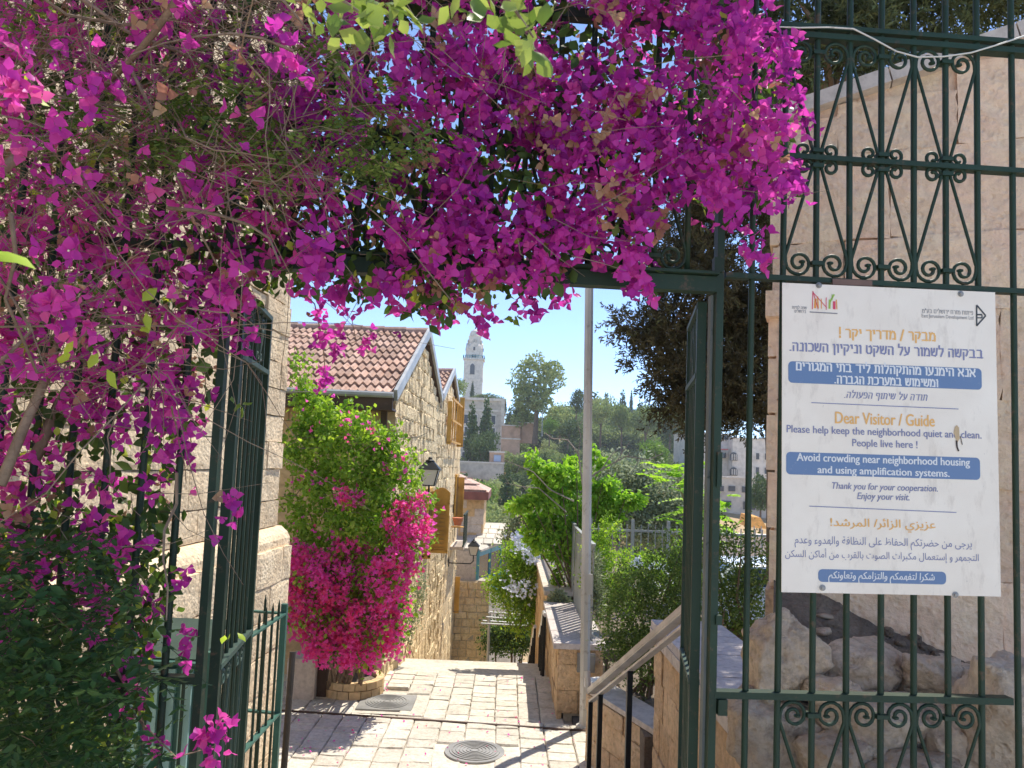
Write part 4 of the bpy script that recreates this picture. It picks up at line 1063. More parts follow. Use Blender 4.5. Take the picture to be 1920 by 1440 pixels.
text('Please help keep the neighborhood quiet and clean.', 1475, 1840, 812, 18, M['i_bl'], bold=.010)
text('People live here !', 1598, 1720, 834, 18, M['i_bl'], bold=.010)
rrect(1474, 847, 1838, 900, 8, M['i_box'])
text('Avoid crowding near neighborhood housing', 1494, 1818, 864, 19, M['i_wh'], bold=.018)
text('and using amplification systems.', 1533, 1780, 886, 18, M['i_wh'], bold=.018)
text('Thank you for your cooperation.', 1560, 1758, 915, 16, M['i_bl'], shear=.22, bold=.008)
text('Enjoy your visit.', 1607, 1705, 933, 16, M['i_bl'], shear=.22, bold=.008)
stroke([(1517, 949), (1793, 961)], 1.5, M['i_bl'], name='rule')
text(arabic('عزيزي الزائر/ المرشد!'), 1557, 1754, 985, 24, M['i_or'], bold=.012)
text(arabic('يرجى من حضرتكم الحفاظ على النظافة والهدوء وعدم'), 1490, 1822, 1019, 22, M['i_bl'])
text(arabic('التجمهر و إستعمال مكبرات الصوت بالقرب من أماكن السكن'), 1472, 1835, 1042, 22, M['i_bl'])
rrect(1534, 1067, 1774, 1096, 8, M['i_box'])
text(arabic('شكرا لتفهمكم والتزامكم وتعاونكم'), 1553, 1752, 1083, 20, M['i_wh'], bold=.012, shear=.1)
htext('פיתוח מזרח ירושלים בע״מ', 1729, 1824, 585, 6.5, M['i_gr'], .13)
text('East Jerusalem Development Ltd', 1728, 1825, 595, 9, M['i_gr'])
htext('שפה לחיות', 1485, 1512, 577, 4.5, M['i_gr'], .15); htext('בירושלים', 1490, 1511, 584, 4.5, M['i_gr'], .15)
stroke([(1518, 585), (1570, 588)], 2.0, M['i_gr'])
stroke([(1831, 572), (1831, 611), (1848, 592), (1831, 572)], 3, M['i_bk']); stroke([(1831, 590), (1841, 590)], 3, M['i_bk']); stroke([(1831, 596), (1841, 596), (1841, 590)], 2.2, M['i_bk'])
stroke([(1523, 580), (1524, 546), (1534, 580)], 1.6, M['i_rd']); stroke([(1524, 548), (1550, 577)], 1.5, M['i_rd'])
stroke([(1528, 578), (1529, 560)], 4, M['i_am']); stroke([(1534, 578), (1533, 556)], 2.5, M['i_am'])
stroke([(1540, 579), (1540, 560)], 1.5, M['i_am']); stroke([(1549, 581), (1549, 558)], 1.5, M['i_rd']); stroke([(1555, 579), (1556, 562)], 4, M['i_gn']); stroke([(1556, 566), (1564, 552)], 3, M['i_gn'])
stroke([(1564, 580), (1564, 565)], 5, M['i_rd']); stroke([(1569, 580), (1568, 562)], 2, M['i_am']); stroke([(1560, 563), (1560, 552)], 1.5, M['i_gn'])
# tear with brown rust
pts = [sp(x, y, .0012) for x, y in ((1790, 800), (1794, 797), (1798, 802), (1799, 822), (1795, 830), (1791, 822), (1788, 812))]
mo('peeled_patch', pts, [tuple(range(len(pts)))], flat('peel_tan', (.52, .38, .22)), sg)
stroke([(1793, 826), (1794, 838), (1797, 846)], 3.2, flat('rust_black', (.035, .02, .015)), d=.0016, name='rust_mark'); stroke([(1800, 818), (1804, 834)], 1.5, flat('rust_black_thin', (.035, .02, .015)), d=.0016, name='rust_mark')
# bolts
for (x, y) in ((1535, 535), (1801, 551), (1542, 1102), (1791, 1115)):
    q = sp(x, y); b = MB(); V = []
    for rr, dd in ((.0105, .0005), (.0105, .002), (.006, .0025), (.006, .007), (.004, .008)):
        V.append([q + SN * dd + rr * (math.cos(k * math.pi / 6) * SUn + math.sin(k * math.pi / 6) * SV) for k in range(12)])
    F = [(i * 12 + k, i * 12 + (k + 1) % 12, (i + 1) * 12 + (k + 1) % 12, (i + 1) * 12 + k) for i in range(4) for k in range(12)] + [tuple(range(48, 60))]
    b.add([p_ for v in V for p_ in v], F); b.o('bolt', M['cast'], sg)
b = MB(); b.box(sp(1600, 531) + SN * -.008 + np.array((0, 0, .004)), (.14, .006, .02), SUn, SN, SV); b.o('backing_strip', paint('rusty_strip', (.16, .1, .08), .7), sg)

# ================================================================== right stone building, rocks
t = thing('stone_building', 'shaded pinkish stone wall with a sloping coping behind the notice board', 'building', P(1450, 1150, 4.4))
W0, W1 = P(1452, 870, 4.45), P(1925, 870, 4.0); W0[2] = W1[2] = 0
wu = (W1 - W0) / np.linalg.norm(W1 - W0); wn = np.array((wu[1], -wu[0], 0)); WL = 3.2
def onw(px, py):
    d = ray(px, py); o_ = np.array((0, 0, EYE)); tt = ((W0 - o_) @ wn) / (d @ wn); return o_ + d * tt
c0, c1 = onw(1503, 190), onw(1907, 50)
s0, s1 = (c0 - W0) @ wu, (c1 - W0) @ wu; sl_ = (c1[2] - c0[2]) / (s1 - s0)
ztw = lambda s: c0[2] + sl_ * (s - s0) - .09
b = MB(); b.prism([W0 - wn * .03 + (0, 0, -1), W0 - wn * .03 + wu * WL + (0, 0, -1), W0 - wn * .03 + wu * WL + (0, 0, ztw(WL)), W0 - wn * .03 + (0, 0, ztw(0))], -wn * .30); b.o('wall_core', M['pinkish'], t)
WB = blocks('wall_block', M['pinkish'], rough=.16, edge=.03, nu=7, nv=6)
wall_stones(t, WB, W0, wu, wn, WL, -.8, ztw, .46, (.5, .95), .004, .05, rng_(61), cap=60)
# irregular edge quoins
r = rng_(8)
for z in np.arange(.3, 3.3, .33):
    b = MB(); b.box(W0 - wn * .14 + wu * (-.012 + r.uniform(-.012, .02)) + (0, 0, z + .16), (.05, .30 + r.uniform(0, .04), .315), wu, wn); b.o('quoin', M['pinkish'], t)
q = onw(1452, 575); b = MB(); b.box(q + (0, 0, 0) - wn * .0, (.09, .2, .15), wu, wn); b.o('corner_bracket', M['pinkish'], t)
k = 0
for s in np.arange(-.02, WL, .62):
    a = W0 + wu * s + (0, 0, ztw(s) + .045); c_ = W0 + wu * (s + .612) + (0, 0, ztw(s + .612) + .045)
    b = MB(); b.bar(a - wn * .11, c_ - wn * .11, .34, .088); b.o('coping_stone', M['copelight'], t)
import bmesh
def rock(name, label, c, dims, seed, mat, parent=None, sub=5, rot=0.0, rough=.06):
    r = rng_(seed); bm = bmesh.new(); bmesh.ops.create_icosphere(bm, subdivisions=sub, radius=1)
    D = np.array([v.co[:] for v in bm.verts]); F = np.array([[v.index for v in f.verts] for f in bm.faces]); bm.free()
    D /= np.linalg.norm(D, axis=1)[:, None]
    N = r.normal(size=(16, 3)); N /= np.linalg.norm(N, axis=1)[:, None]; N = np.vstack([N, [(0, 0, 1), (0, 0, -1), (1, 0, 0), (-1, 0, 0), (0, -1, 0), (0, 1, 0)]])
    H = np.concatenate([r.uniform(.74, 1.1, 16), [.9] * 6])
    dots = D @ N.T; rr = np.min(np.where(dots > .05, H / np.maximum(dots, .05), 9), axis=1)
    rr = np.minimum(rr, 1.35)
    ph = r.uniform(0, 6, 8)
    rr *= 1 + rough * (np.sin(5 * D[:, 0] + ph[0]) * np.sin(6 * D[:, 1] + ph[1]) + .6 * np.sin(13 * D[:, 2] + ph[2]) * np.sin(11 * D[:, 0] + ph[3]) + .5 * np.abs(np.sin(17 * D[:, 1] + 3 * D[:, 0] + ph[4])) * np.sin(19 * D[:, 2] + ph[5]) + .35 * np.sin(41 * D[:, 0] + ph[6]) * np.sin(37 * D[:, 2] + 9 * D[:, 1]) + .12 * r.normal(size=len(D)))
    V = D * rr[:, None] * np.array(dims) / 2
    ca, sa = math.cos(rot), math.sin(rot); V = V @ np.array([[ca, sa, 0], [-sa, ca, 0], [0, 0, 1]]) + np.array(c)
    if parent is not None: return mo(name, V, F, mat, parent)
    t = thing(name, label, 'rock', np.array(c) - (0, 0, dims[2] / 2)); mo('rock_body', V, F, mat, t); return t
rk = [('tall pale boulder at the left end of the rock pile under the notice board', (1468, 1228), 3.55, (.34, .34, .44), 0),
      ('broad grey faceted rock right of the tall boulder', (1615, 1262), 3.6, (.50, .4, .30), .1),
      ('small flat pale rock wedged below the faceted rock', (1555, 1296), 3.35, (.22, .2, .12), .3),
      ('squared tan rock in the middle of the pile', (1735, 1272), 3.5, (.26, .3, .22), 0),
      ('squared brown rock right of the tan rock', (1815, 1288), 3.5, (.22, .3, .22), .2),
      ('large rough tan boulder at the right edge', (1905, 1345), 3.1, (.42, .4, .50), .1),
      ('rounded brown rock behind the lower scrolls', (1640, 1370), 3.3, (.46, .4, .30), .2),
      ('dark weathered rock standing beside the retaining wall', (1440, 1385), 3.45, (.40, .35, .44), .0),
      ('pale low rock at the bottom between the scrolls', (1560, 1420), 3.2, (.26, .3, .20), .5),
      ('brown block below the right boulder', (1790, 1400), 3.25, (.36, .3, .34), .1),
      ('tilted rock low at the foot of the pile', (1700, 1450), 3.1, (.40, .3, .20), .4)]
for i, (lab, (x, y), yy, dm, ro) in enumerate(rk):
    rock('boulder', lab, P(x, y, yy), dm, 70 + i, M['rock'], rot=ro)
V = []; F = []
r = rng_(77); gx, gy = 40, 16
for j in range(gy + 1):
    for i in range(gx + 1):
        y = 3.3 + 1.3 * j / gy; x = .345 * y + 2.1 * i / gx
        base_ = P(1650, 1256, 3.9)[2] + (.55 * (y - 3.9)) - .20 * (x - 1.87)
        if y < 3.62: base_ -= (3.62 - y) * 1.6
        V.append((x, y, base_ + .022 * math.sin(9 * x + 3 * y) * math.sin(14 * y) + r.uniform(-.012, .012)))
for j in range(gy):
    for i in range(gx): a = j * (gx + 1) + i; F.append((a, a + 1, a + gx + 2, a + gx + 1))
mo('soil_bank', V, F, M['soil'], kind='structure')
tr_ = thing('rubble', 'dark rubble and chips on the soil bank above the boulders', 'rubble', P(1700, 1240, 3.8)); tr_['kind'] = 'stuff'
for i in range(60):
    y = r.uniform(3.6, 4.25); x = r.uniform(.39 * y, 2.8); z = P(1650, 1256, 3.9)[2] + .55 * (y - 3.9) - .20 * (x - 1.87)
    rock('stone_chip', '', (x, y, z + .01), (r.uniform(.03, .12), r.uniform(.04, .1), r.uniform(.02, .07)), 200 + i, M['soil'] if i % 3 else M['rock'], tr_, sub=2)

# ================================================================== left railings, cabinet, post, bench block, planters
t = thing('picket_railing', 'sea green picket railing with pointed bars in front of the stone house', 'railing', (-1.48, 5, 0))
zr = P(533, 1150, 5.0)[2]; xr_ = P(533, 1150, 5.0)[0]
def seg(a, c_, nb, postend=True):
    a = np.array(a, float); c_ = np.array(c_, float)
    b = MB(); b.bar(a + (0, 0, zr), c_ + (0, 0, zr), .035, .012); b.o('rail', M['sea'], t)
    b = MB(); b.bar(a + (0, 0, zr - .62), c_ + (0, 0, zr - .62), .035, .012); b.o('rail', M['sea'], t)
    for i in range(1, nb):
        q = a + (c_ - a) * i / nb; b = MB(); b.tube([q + (0, 0, -.8), q + (0, 0, zr + .07), q + (0, 0, zr + .11)], [.008, .008, .001], 6); b.o('picket', IR, t)
    for q in (a, c_) if postend else (c_,):
        b = MB(); b.box(q + (0, 0, (zr + .06 - .8) / 2), (.036, .036, zr + .86)); b.o('post', M['sea'], t)
seg((xr_, 5.0, 0), (xr_ - .0, 3.75, 0), 10); seg((xr_ - .02, 3.75, 0), (xr_ - .55, 3.78, 0), 6, False)
seg((xr_ - .02, 5.0, 0), (xr_ - .35, 5.05, 0), 3, False)
t = thing('slatted_cabinet', 'pale green metal cabinet half hidden behind the left fence', 'cabinet', (-1.9, 4.2, 0))
q0 = P(285, 1440, 3.75)
b = MB(); b.box((q0[0], 3.95, -.1), (.30, .3, 1.35)); b.o('cabinet_body', M['sea'], t)
for i in range(4):
    b = MB(); b.box((q0[0] - .12 + .08 * i, 3.79, -.1), (.05, .02, 1.3)); b.o('slat', paint('pale_sea_paint', (.30, .48, .45), .5), t)
b = MB(); b.prism([(q0[0] - .17, 3.78, .58), (q0[0] + .19, 3.78, .58), (q0[0] + .19, 4.12, .70), (q0[0] - .17, 4.12, .70)], (0, 0, .02)); b.o('lid', M['dust'], t)
t = thing('steel_post', 'single leaning dark metal post on the paving by the stone house', 'post', P(532, 1440, 5.9))
b = MB(); b.tube([P(530, 1470, 5.85), P(549, 1222, 6.0)], .024, 10); b.o('shaft', paint('rusty_dark_post', (.07, .06, .05), .6, .3, (.16, .11, .07), .6), t)
t = thing('stone_block', 'squat pale stone block seat beside the planters', 'stone block', P(555, 1300, 10.1))
a = P(529, 1297, 10.0); c_ = P(583, 1290, 10.0); top = P(560, 1241, 10.0)[2]
V, F = block_tpl(3, 4, 3, .02, .04); Mx = np.diag((c_[0] - a[0], .40, top - low)); V = V @ Mx + np.array(((a[0] + c_[0]) / 2, 10.15, (top + low) / 2)); mo('block_body', V, F, M['copelight'], t)
t = thing('metal_planter', 'brown rusty steel planter box between stone block and round planter', 'planter', P(595, 1278, 9.9))
a, c_, top = P(583, 1278, 10.3), P(612, 1278, 10.3), P(600, 1236, 10.3)[2]
b = MB(); b.box(((a[0] + c_[0]) / 2, 10.5, (top + low) / 2), (c_[0] - a[0], .4, top - low)); b.o('box_side', M['brown'], t)
b = MB(); b.box(((a[0] + c_[0]) / 2, 10.5, top + .01), (c_[0] - a[0] + .03, .43, .03)); b.o('box_rim', M['brown'], t)
t = thing('round_planter', 'low curved stone planter at the foot of the pink bougainvillea', 'planter', P(660, 1275, 10.1))
pc = np.array((P(662, 1260, 10.6)[0], 10.62, low)); RP = .42
V = []; F = []
for i in range(17):
    a0, a1 = 2 * math.pi * i / 17, 2 * math.pi * (i + .94) / 17
    for z0, z1 in ((0, .10), (.11, .20)):
        aa = a0 + (.18 if z0 else 0); ab = a1 + (.18 if z0 else 0); b = MB()
        pl = [(pc[0] + RP * math.cos(aa), pc[1] + RP * math.sin(aa), pc[2] + z0), (pc[0] + RP * math.cos(ab), pc[1] + RP * math.sin(ab), pc[2] + z0), (pc[0] + (RP - .1) * math.cos(ab), pc[1] + (RP - .1) * math.sin(ab), pc[2] + z0), (pc[0] + (RP - .1) * math.cos(aa), pc[1] + (RP - .1) * math.sin(aa), pc[2] + z0)]
        b.prism(pl, (0, 0, z1 - z0)); b.o('kerb_block', M['front'], t)
b = MB(); b.lathe(pc, [(RP - .06, 0), (RP - .06, .15)], 16); b.o('soil', M['soil'], t)

# ================================================================== parked car
def car():
    t = thing('parked_car', 'white parked car seen through the shrubs right of the gate', 'car', (4.9, 15.2, -1.5))
    prof = [(-2.1, .35), (-2.15, .62), (-2.05, .86), (-1.3, .95), (-.75, 1.38), (.75, 1.42), (1.35, .98), (2.0, .88), (2.12, .6), (2.1, .32), (1.75, .25), (-1.7, .25)]
    c0_ = np.array((5.0, 15.2, -1.5)); n = len(prof); secs = [(-.86, .93, 0), (-.80, 1.0, 0), (.80, 1.0, 0), (.86, .93, 0)]
    V = []; F = []
    for sy, k, _ in secs:
        for (x, z) in prof:
            V.append(c0_ + (x * (k if z > .9 else 1), sy * (1 - .18 * max(0, z - .95) / .45), .3 + (z - .3) * (.97 if k < 1 else 1)))
    for s in range(3):
        for i in range(n): j = (i + 1) % n; F.append((s * n + i, s * n + j, (s + 1) * n + j, (s + 1) * n + i))
    F.append(tuple(range(n))); F.append(tuple(range(3 * n, 4 * n))[::-1])
    mo('body', V, F, paint('white_car_paint', (.75, .76, .78), .2), t, smooth=False)
    for (x0, z0, x1, z1, nm) in ((-1.26, .99, -.80, 1.35, 'windscreen'), (1.30, 1.01, .80, 1.39, 'rear_window')):
        b = MB(); b.bar(c0_ + (x0, 0, z0 + .015), c0_ + (x1, 0, z1 + .015), 1.3, .02); b.o(nm, M['glass'], t)
    for sgn in (-1, 1):
        for x0, x1 in ((-.98, -.1), (.0, .95)):
            yy = sgn * .815
            pl = [c0_ + (x0, yy, 1.0), c0_ + (x1, yy, 1.0), c0_ + (x1 - (.25 if x1 > .5 else 0), yy * .9, 1.33), c0_ + (x0 + (.3 if x0 < -.5 else 0), yy * .9, 1.33)]
            b = MB(); b.prism(pl, (0, sgn * .02, 0)); b.o('side_window', M['glass'], t)
        for x in (-1.35, 1.3):
            w0 = c0_ + (x, sgn * .78, .31); b = MB(); pts = [w0 + (0, -.1, 0), w0 + (0, .1, 0)]; b.tube(pts, .31, 18); wh = b.o('wheel', M['black'], t)
            b = MB(); b.tube([w0 + (0, -.106, 0), w0 + (0, .106, 0)], .18, 12); b.o('rim', M['zinc'], wh)
    for sgn in (-1, 1):
        b = MB(); b.box(c0_ + (-2.08, sgn * .62, .72), (.08, .34, .14)); b.o('headlight', M['milk'], t)
        b = MB(); b.box(c0_ + (2.08, sgn * .66, .76), (.06, .26, .14)); b.o('tail_light', flat('red_lens', (.4, .02, .02), .2), t)
        b = MB(); b.box(c0_ + (-.85, sgn * .98, 1.02), (.12, .18, .12)); b.o('wing_mirror', flat('mirror_white', (.7, .7, .72), .3), t)
car()
# grey picket fence behind the shrubs
t = thing('garden_fence', 'grey steel picket fence behind the shrubs between pole and gate', 'fence', P(1250, 1120, 12.5))
zt, zb = P(1230, 985, 12.5)[2], P(1230, 1115, 12.5)[2]; xa, xb = P(1095, 1000, 12.5)[0], P(1480, 1000, 12.5)[0]
for z in (zt - .10, zb + .12):
    b = MB(); b.box(((xa + xb) / 2, 12.5, z), (xb - xa, .03, .035)); b.o('rail', M['greyfence'], t)
x = xa
while x < xb:
    b = MB(); b.box((x, 12.5, (zt + zb) / 2), (.015, .015, zt - zb)); b.o('picket', M['greyfence'], t); x += .115
for px in (1107, 1186, 1253, 1330, 1400, 1470):
    q = P(px, 1000, 12.5); b = MB(); b.box((q[0], 12.5, (zt + zb) / 2 - .1), (.05, .05, zt - zb + .35)); b.o('post', M['greyfence'], t)

# ================================================================== far hill: tower, monastery, terraces
def facade_windows(t, x0, x1, z0, z1, nx_, nz_, yf, w_, h_, arched=False, mat=None):
    for j in range(nz_):
        for i in range(nx_):
            x = x0 + (x1 - x0) * (i + .5) / nx_; z = z0 + (z1 - z0) * (j + .5) / nz_
            b = MB(); b.box((x, yf - .03, z), (w_ + .4, .12, h_ + .4)); fr_ = b.o('window', M['tower'], t)
            b = MB(); b.box((x, yf - .12, z), (w_, .1, h_)); b.o('pane', M['darkwin'], fr_)
Y = 255.0
c = P(886, 745, Y); t = thing('bell_tower', 'tall pale stone bell tower with round clock storey, dome and cross on the skyline', 'tower', c)
def zt_(py): return P(888, py, Y)[2]
wh = 3.15
b = MB(); b.box((c[0], Y, (zt_(677) + zt_(800)) / 2), (wh * 2, wh * 2, zt_(677) - zt_(800))); b.o('shaft', M['tower'], t)
b = MB(); b.box((c[0], Y, zt_(675)), (wh * 2.25, wh * 2.25, .6)); b.o('cornice', M['tower'], t)
b = MB(); b.box((c[0], Y, zt_(713)), (wh * 2.06, wh * 2.06, .35)); b.o('string_course', M['tower'], t)
for s in np.linspace(-1, 1, 11):
    for sx, sy in ((s, -1), (s, 1), (-1, s), (1, s)):
        b = MB(); b.box((c[0] + sx * wh * 1.1, Y + sy * wh * 1.1, zt_(672)), (.16, .16, 1.0)); b.o('parapet_post', M['teal'], t)
for sy in (-1, 1):
    b = MB(); b.box((c[0], Y + sy * wh * 1.1, zt_(669)), (wh * 2.25, .14, .14)); b.o('parapet_rail', M['teal'], t)
for sx in (-1, 1):
    b = MB(); b.box((c[0] + sx * wh * 1.1, Y, zt_(669)), (.14, wh * 2.25, .14)); b.o('parapet_rail', M['teal'], t)
z0 = zt_(676)
b = MB(); b.lathe((c[0], Y, z0), [(wh * .86, 0), (wh * .86, zt_(655) - z0), (wh * .80, zt_(650) - z0), (wh * .68, zt_(646) - z0)], 16); b.o('octagon_storey', M['tower'], t)
for k in range(4):
    a_ = k * math.pi / 2 + math.pi / 4; q = np.array((c[0] + wh * .84 * math.cos(a_), Y + wh * .84 * math.sin(a_), z0))
    b = MB(); b.lathe(q, [(.75, 0), (.75, 3.6), (.85, 3.7), (.5, 4.6), (.05, 5.2)], 8); b.o('corner_turret', M['tower'], t)
for k in range(4):                                     # gables with a clock above
    n_ = np.array([(0, -1, 0), (1, 0, 0), (0, 1, 0), (-1, 0, 0)][k], float); u = np.cross(n_, (0, 0, 1.))
    q = np.array((c[0], Y, 0)) + n_ * wh * .90
    pl = [q + u * s * 1.7 + (0, 0, z) for s, z in ((-1, z0 + 1.5), (-1, z0 + 4.0), (-.55, z0 + 5.2), (0, z0 + 5.8), (.55, z0 + 5.2), (1, z0 + 4.0), (1, z0 + 1.5))]
    b = MB(); b.prism(pl, -n_ * .8); b.o('gable_panel', M['tower'], t)
    for s, zc, w_, h_ in ((-.42, 1.0, .5, 1.2), (.42, 1.0, .5, 1.2), (0, 3.6, .6, 1.1)):
        b = MB(); b.box(q + u * s + n_ * .05 + (0, 0, z0 + zc), (w_, .3, h_), u, n_); b.o('window_opening', M['darkwin'], t)
    q2 = np.array((c[0], Y, zt_(642))) + n_ * wh * .70
    b = MB(); b.tube([q2 - n_ * .1, q2 + n_ * .18], .95, 16); ck = b.o('clock_face', M['tower'], t)
    b = MB(); b.tube([q2 + n_ * .18, q2 + n_ * .21], .80, 16); b.o('clock_dial', M['far'], ck)
    b = MB(); b.bar(q2 + n_ * .24, q2 + n_ * .24 + (0, 0, .55), .1, .1, n_); b.bar(q2 + n_ * .24, q2 + n_ * .24 + u * .4, .1, .1, (0, 0, 1)); b.o('clock_hands', M['darkwin'], ck)
z1 = zt_(648)
b = MB(); b.lathe((c[0], Y, z1), [(wh * .66, 0), (wh * .66, zt_(632) - z1), (wh * .72, zt_(631) - z1), (wh * .60, zt_(630) - z1), (wh * .585, zt_(626) - z1), (wh * .50, zt_(622) - z1), (wh * .34, zt_(619.5) - z1), (wh * .12, zt_(618) - z1), (.1, zt_(617) - z1)], 20); b.o('dome_drum', M['tower'], t, smooth=False)
b = MB(); zc = zt_(618); b.tube([(c[0], Y, zc), (c[0], Y, zc + 3.0)], .10, 6); b.box((c[0], Y, zc + 1.6), (.9, .1, .14)); b.lathe((c[0], Y, zc + 2.9), [(.05, 0), (.22, .15), (.05, .3)], 8); b.o('cross_finial', M['cast'], t)
b = MB(); q = np.array((c[0] - .3, Y - wh, zt_(694)))
pl = [q + (s, 0, z) for s, z in ((-.75, -1.8), (.75, -1.8), (.75, 1.0), (.4, 1.6), (0, 1.8), (-.4, 1.6), (-.75, 1.0))]
b.prism(pl, (0, -.12, 0)); wq = b.o('window', M['darkwin'], t)

# monastery block
Y = 150.0
a, c_ = P(840, 744, Y), P(941, 885, Y); t = thing('monastery_block', 'large flat roofed grey stone building below the bell tower', 'building', c_)
b = MB(); b.box(((a[0] + c_[0]) / 2, Y + 7, (a[2] + c_[2]) / 2 - 2), (c_[0] - a[0], 14, a[2] - c_[2] + 4)); b.o('wall', M['far'], t)
b = MB(); b.box(((a[0] + c_[0]) / 2, Y + 7, a[2] - .2), (c_[0] - a[0] + .6, 14.6, .5)); b.o('cornice', M['tower'], t)
b = MB(); b.box(((a[0] + c_[0]) / 2, Y + 7, a[2] - 2.4), (c_[0] - a[0] + .3, 14.3, .3)); b.o('string_course', M['tower'], t)
b = MB(); b.box((c_[0] - .3, Y - .15, (a[2] + c_[2]) / 2 - 1), (.7, .5, a[2] - c_[2] + 2)); b.o('corner_pier', M['tower'], t)
facade_windows(t, a[0] + 1, c_[0] - 1.2, c_[2] + 1.5, a[2] - 3, 5, 4, Y, .75, 1.7)
def wallblk(name, label, cat, p0, p1, Y, dep, mat, extra=2.0):
    a, c_ = P(*p0, Y), P(*p1, Y); t = thing(name, label, cat, c_)
    b = MB(); b.box(((a[0] + c_[0]) / 2, Y + dep / 2, (a[2] + c_[2]) / 2 - extra / 2), (c_[0] - a[0], dep, a[2] - c_[2] + extra)); b.o('wall_body', mat, t)
    b = MB(); b.box(((a[0] + c_[0]) / 2, Y + dep / 2, a[2] + .1), (c_[0] - a[0] + .2, dep + .3, .22)); b.o('wall_cap', M['tower'], t)
    return t, a, c_
wallblk('terrace_wall', 'pink stone terrace wall stepping beside the grey monastery building', 'wall', (941, 798), (974, 842), 149, 2, M['farpink'])
wallblk('terrace_wall', 'shorter pink terrace wall left of the eucalyptus trunk', 'wall', (972, 793), (1000, 812), 150, 2, M['farpink'])
wallblk('terrace_wall', 'low pale wall crossing the hillside under the terraces', 'wall', (940, 823), (975, 832), 140, 1, M['farpink'])
wallblk('terrace_wall', 'long low grey wall at the foot of the dark hillside trees', 'wall', (850, 866), (945, 876), 118, 1, M['far'])
t, a, c_ = wallblk('hut', 'small stone hut with pale blue door on the lower hillside', 'hut', (918, 848), (945, 866), 120, 3, M['farpink'])
b = MB(); b.box(((a[0] + c_[0]) / 2 + .1, 119.9, (a[2] + c_[2]) / 2 - .2), (1.1, .15, a[2] - c_[2] - .4)); b.o('door', flat('pale_blue_door', (.38, .45, .58)), t)
# right far buildings
t, a, c_ = wallblk('hillside_building', 'pale stone institution building with rows of windows seen through the right bars', 'building', (1290, 812), (1372, 893), 140, 12, M['tower'], 4)
facade_windows(t, P(1345, 800, 140)[0], P(1372, 800, 140)[0], P(1372, 828, 140)[2], P(1372, 814, 140)[2], 5, 1, 140, .38, .75)
t2_, a2, c2 = wallblk('hillside_building', 'long pale stone building right behind the single bar left of the notice board', 'building', (1374, 822), (1470, 893), 137, 12, M['tower'], 4)
facade_windows(t2_, P(1412, 850, 137)[0], P(1445, 850, 137)[0], P(1412, 895, 137)[2], P(1412, 842, 137)[2], 2, 2, 137, .55, 1.1)
for (px, py) in ((1375, 856), (1375, 884)):
    q = P(px, py, 136.9); n_ = np.array((0, -1, 0)); pl = [q + (s, 0, z) for s, z in ((-.65, -.7), (.65, -.7), (.65, .3), (.4, .65), (0, .78), (-.4, .65), (-.65, .3))]
    b = MB(); b.prism(pl, (0, -.25, 0)); f = b.o('arched_window', M['darkwin'], t2_)
    for s in (-.3, .1, .42):
        b = MB(); b.box(q + (s, -.3, -.1), (.16, .06, 1.0)); b.o('glazing_bar', M['tower'], f)
q0, q1 = P(1346, 850, 138.4), P(1364, 843, 138.4)
b = MB(); b.box(((q0[0] + q1[0]) / 2, 138.6, q1[2]), (q1[0] - q0[0], 1.6, .18)); b.o('red_awning', paint('red_awning', (.5, .12, .12), .7), t)
b = MB(); b.box(((q0[0] + q1[0]) / 2, 139.4, q0[2] - .3), (q1[0] - q0[0] - .3, 1.2, 1.0)); b.o('glass_bay', M['glass'], t)
t, a, c_ = wallblk('city_wall', 'grey shaded rubble wall with dark openings under the pale buildings', 'wall', (1290, 893), (1480, 1000), 118, 3, M['far'], 3)
for (px, py, w_, h_) in ((1350, 916, 1.1, .8), (1372, 916, 1.0, .8), (1398, 918, 1.1, .9), (1362, 945, 1.4, 1), (1405, 948, 1.8, 1.2), (1340, 940, .8, .8)):
    q = P(px, py, 117.95); b = MB(); b.box(q, (w_, .3, h_)); b.o('opening', M['darkwin'], t)
t, a, c_ = wallblk('road_parapet', 'pale road parapet above the parked car', 'wall', (1290, 1002), (1480, 1022), 60, .6, M['tower'], 4)
t = thing('awning', 'orange fabric shade on thin posts beside the road parapet', 'awning', P(1420, 995, 58)); q0, q1 = P(1400, 988, 58), P(1440, 972, 58)
b = MB(); b.prism([(q0[0], 58, q0[2]), (q1[0], 58, q0[2] - .1), (q1[0] - .4, 58.5, q1[2]), (q0[0] + .3, 58.5, q1[2] + .1)], (0, 2, .1)); b.o('canopy', paint('orange_canvas', (.75, .35, .08), .8), t)
for x in np.linspace(q0[0], q1[0], 4):
    b = MB(); b.box((x, 57.9, q0[2] - .8), (.06, .06, 1.8)); b.o('post', M['zinc'], t)
t = thing('flag_mast', 'slim pale mast standing on the terrace by the eucalyptus', 'mast', P(1017, 818, 140)); b = MB(); b.tube([P(1016.5, 818, 140), P(1017, 772, 140)], .12, 6); b.o('shaft', M['zinc'], t)

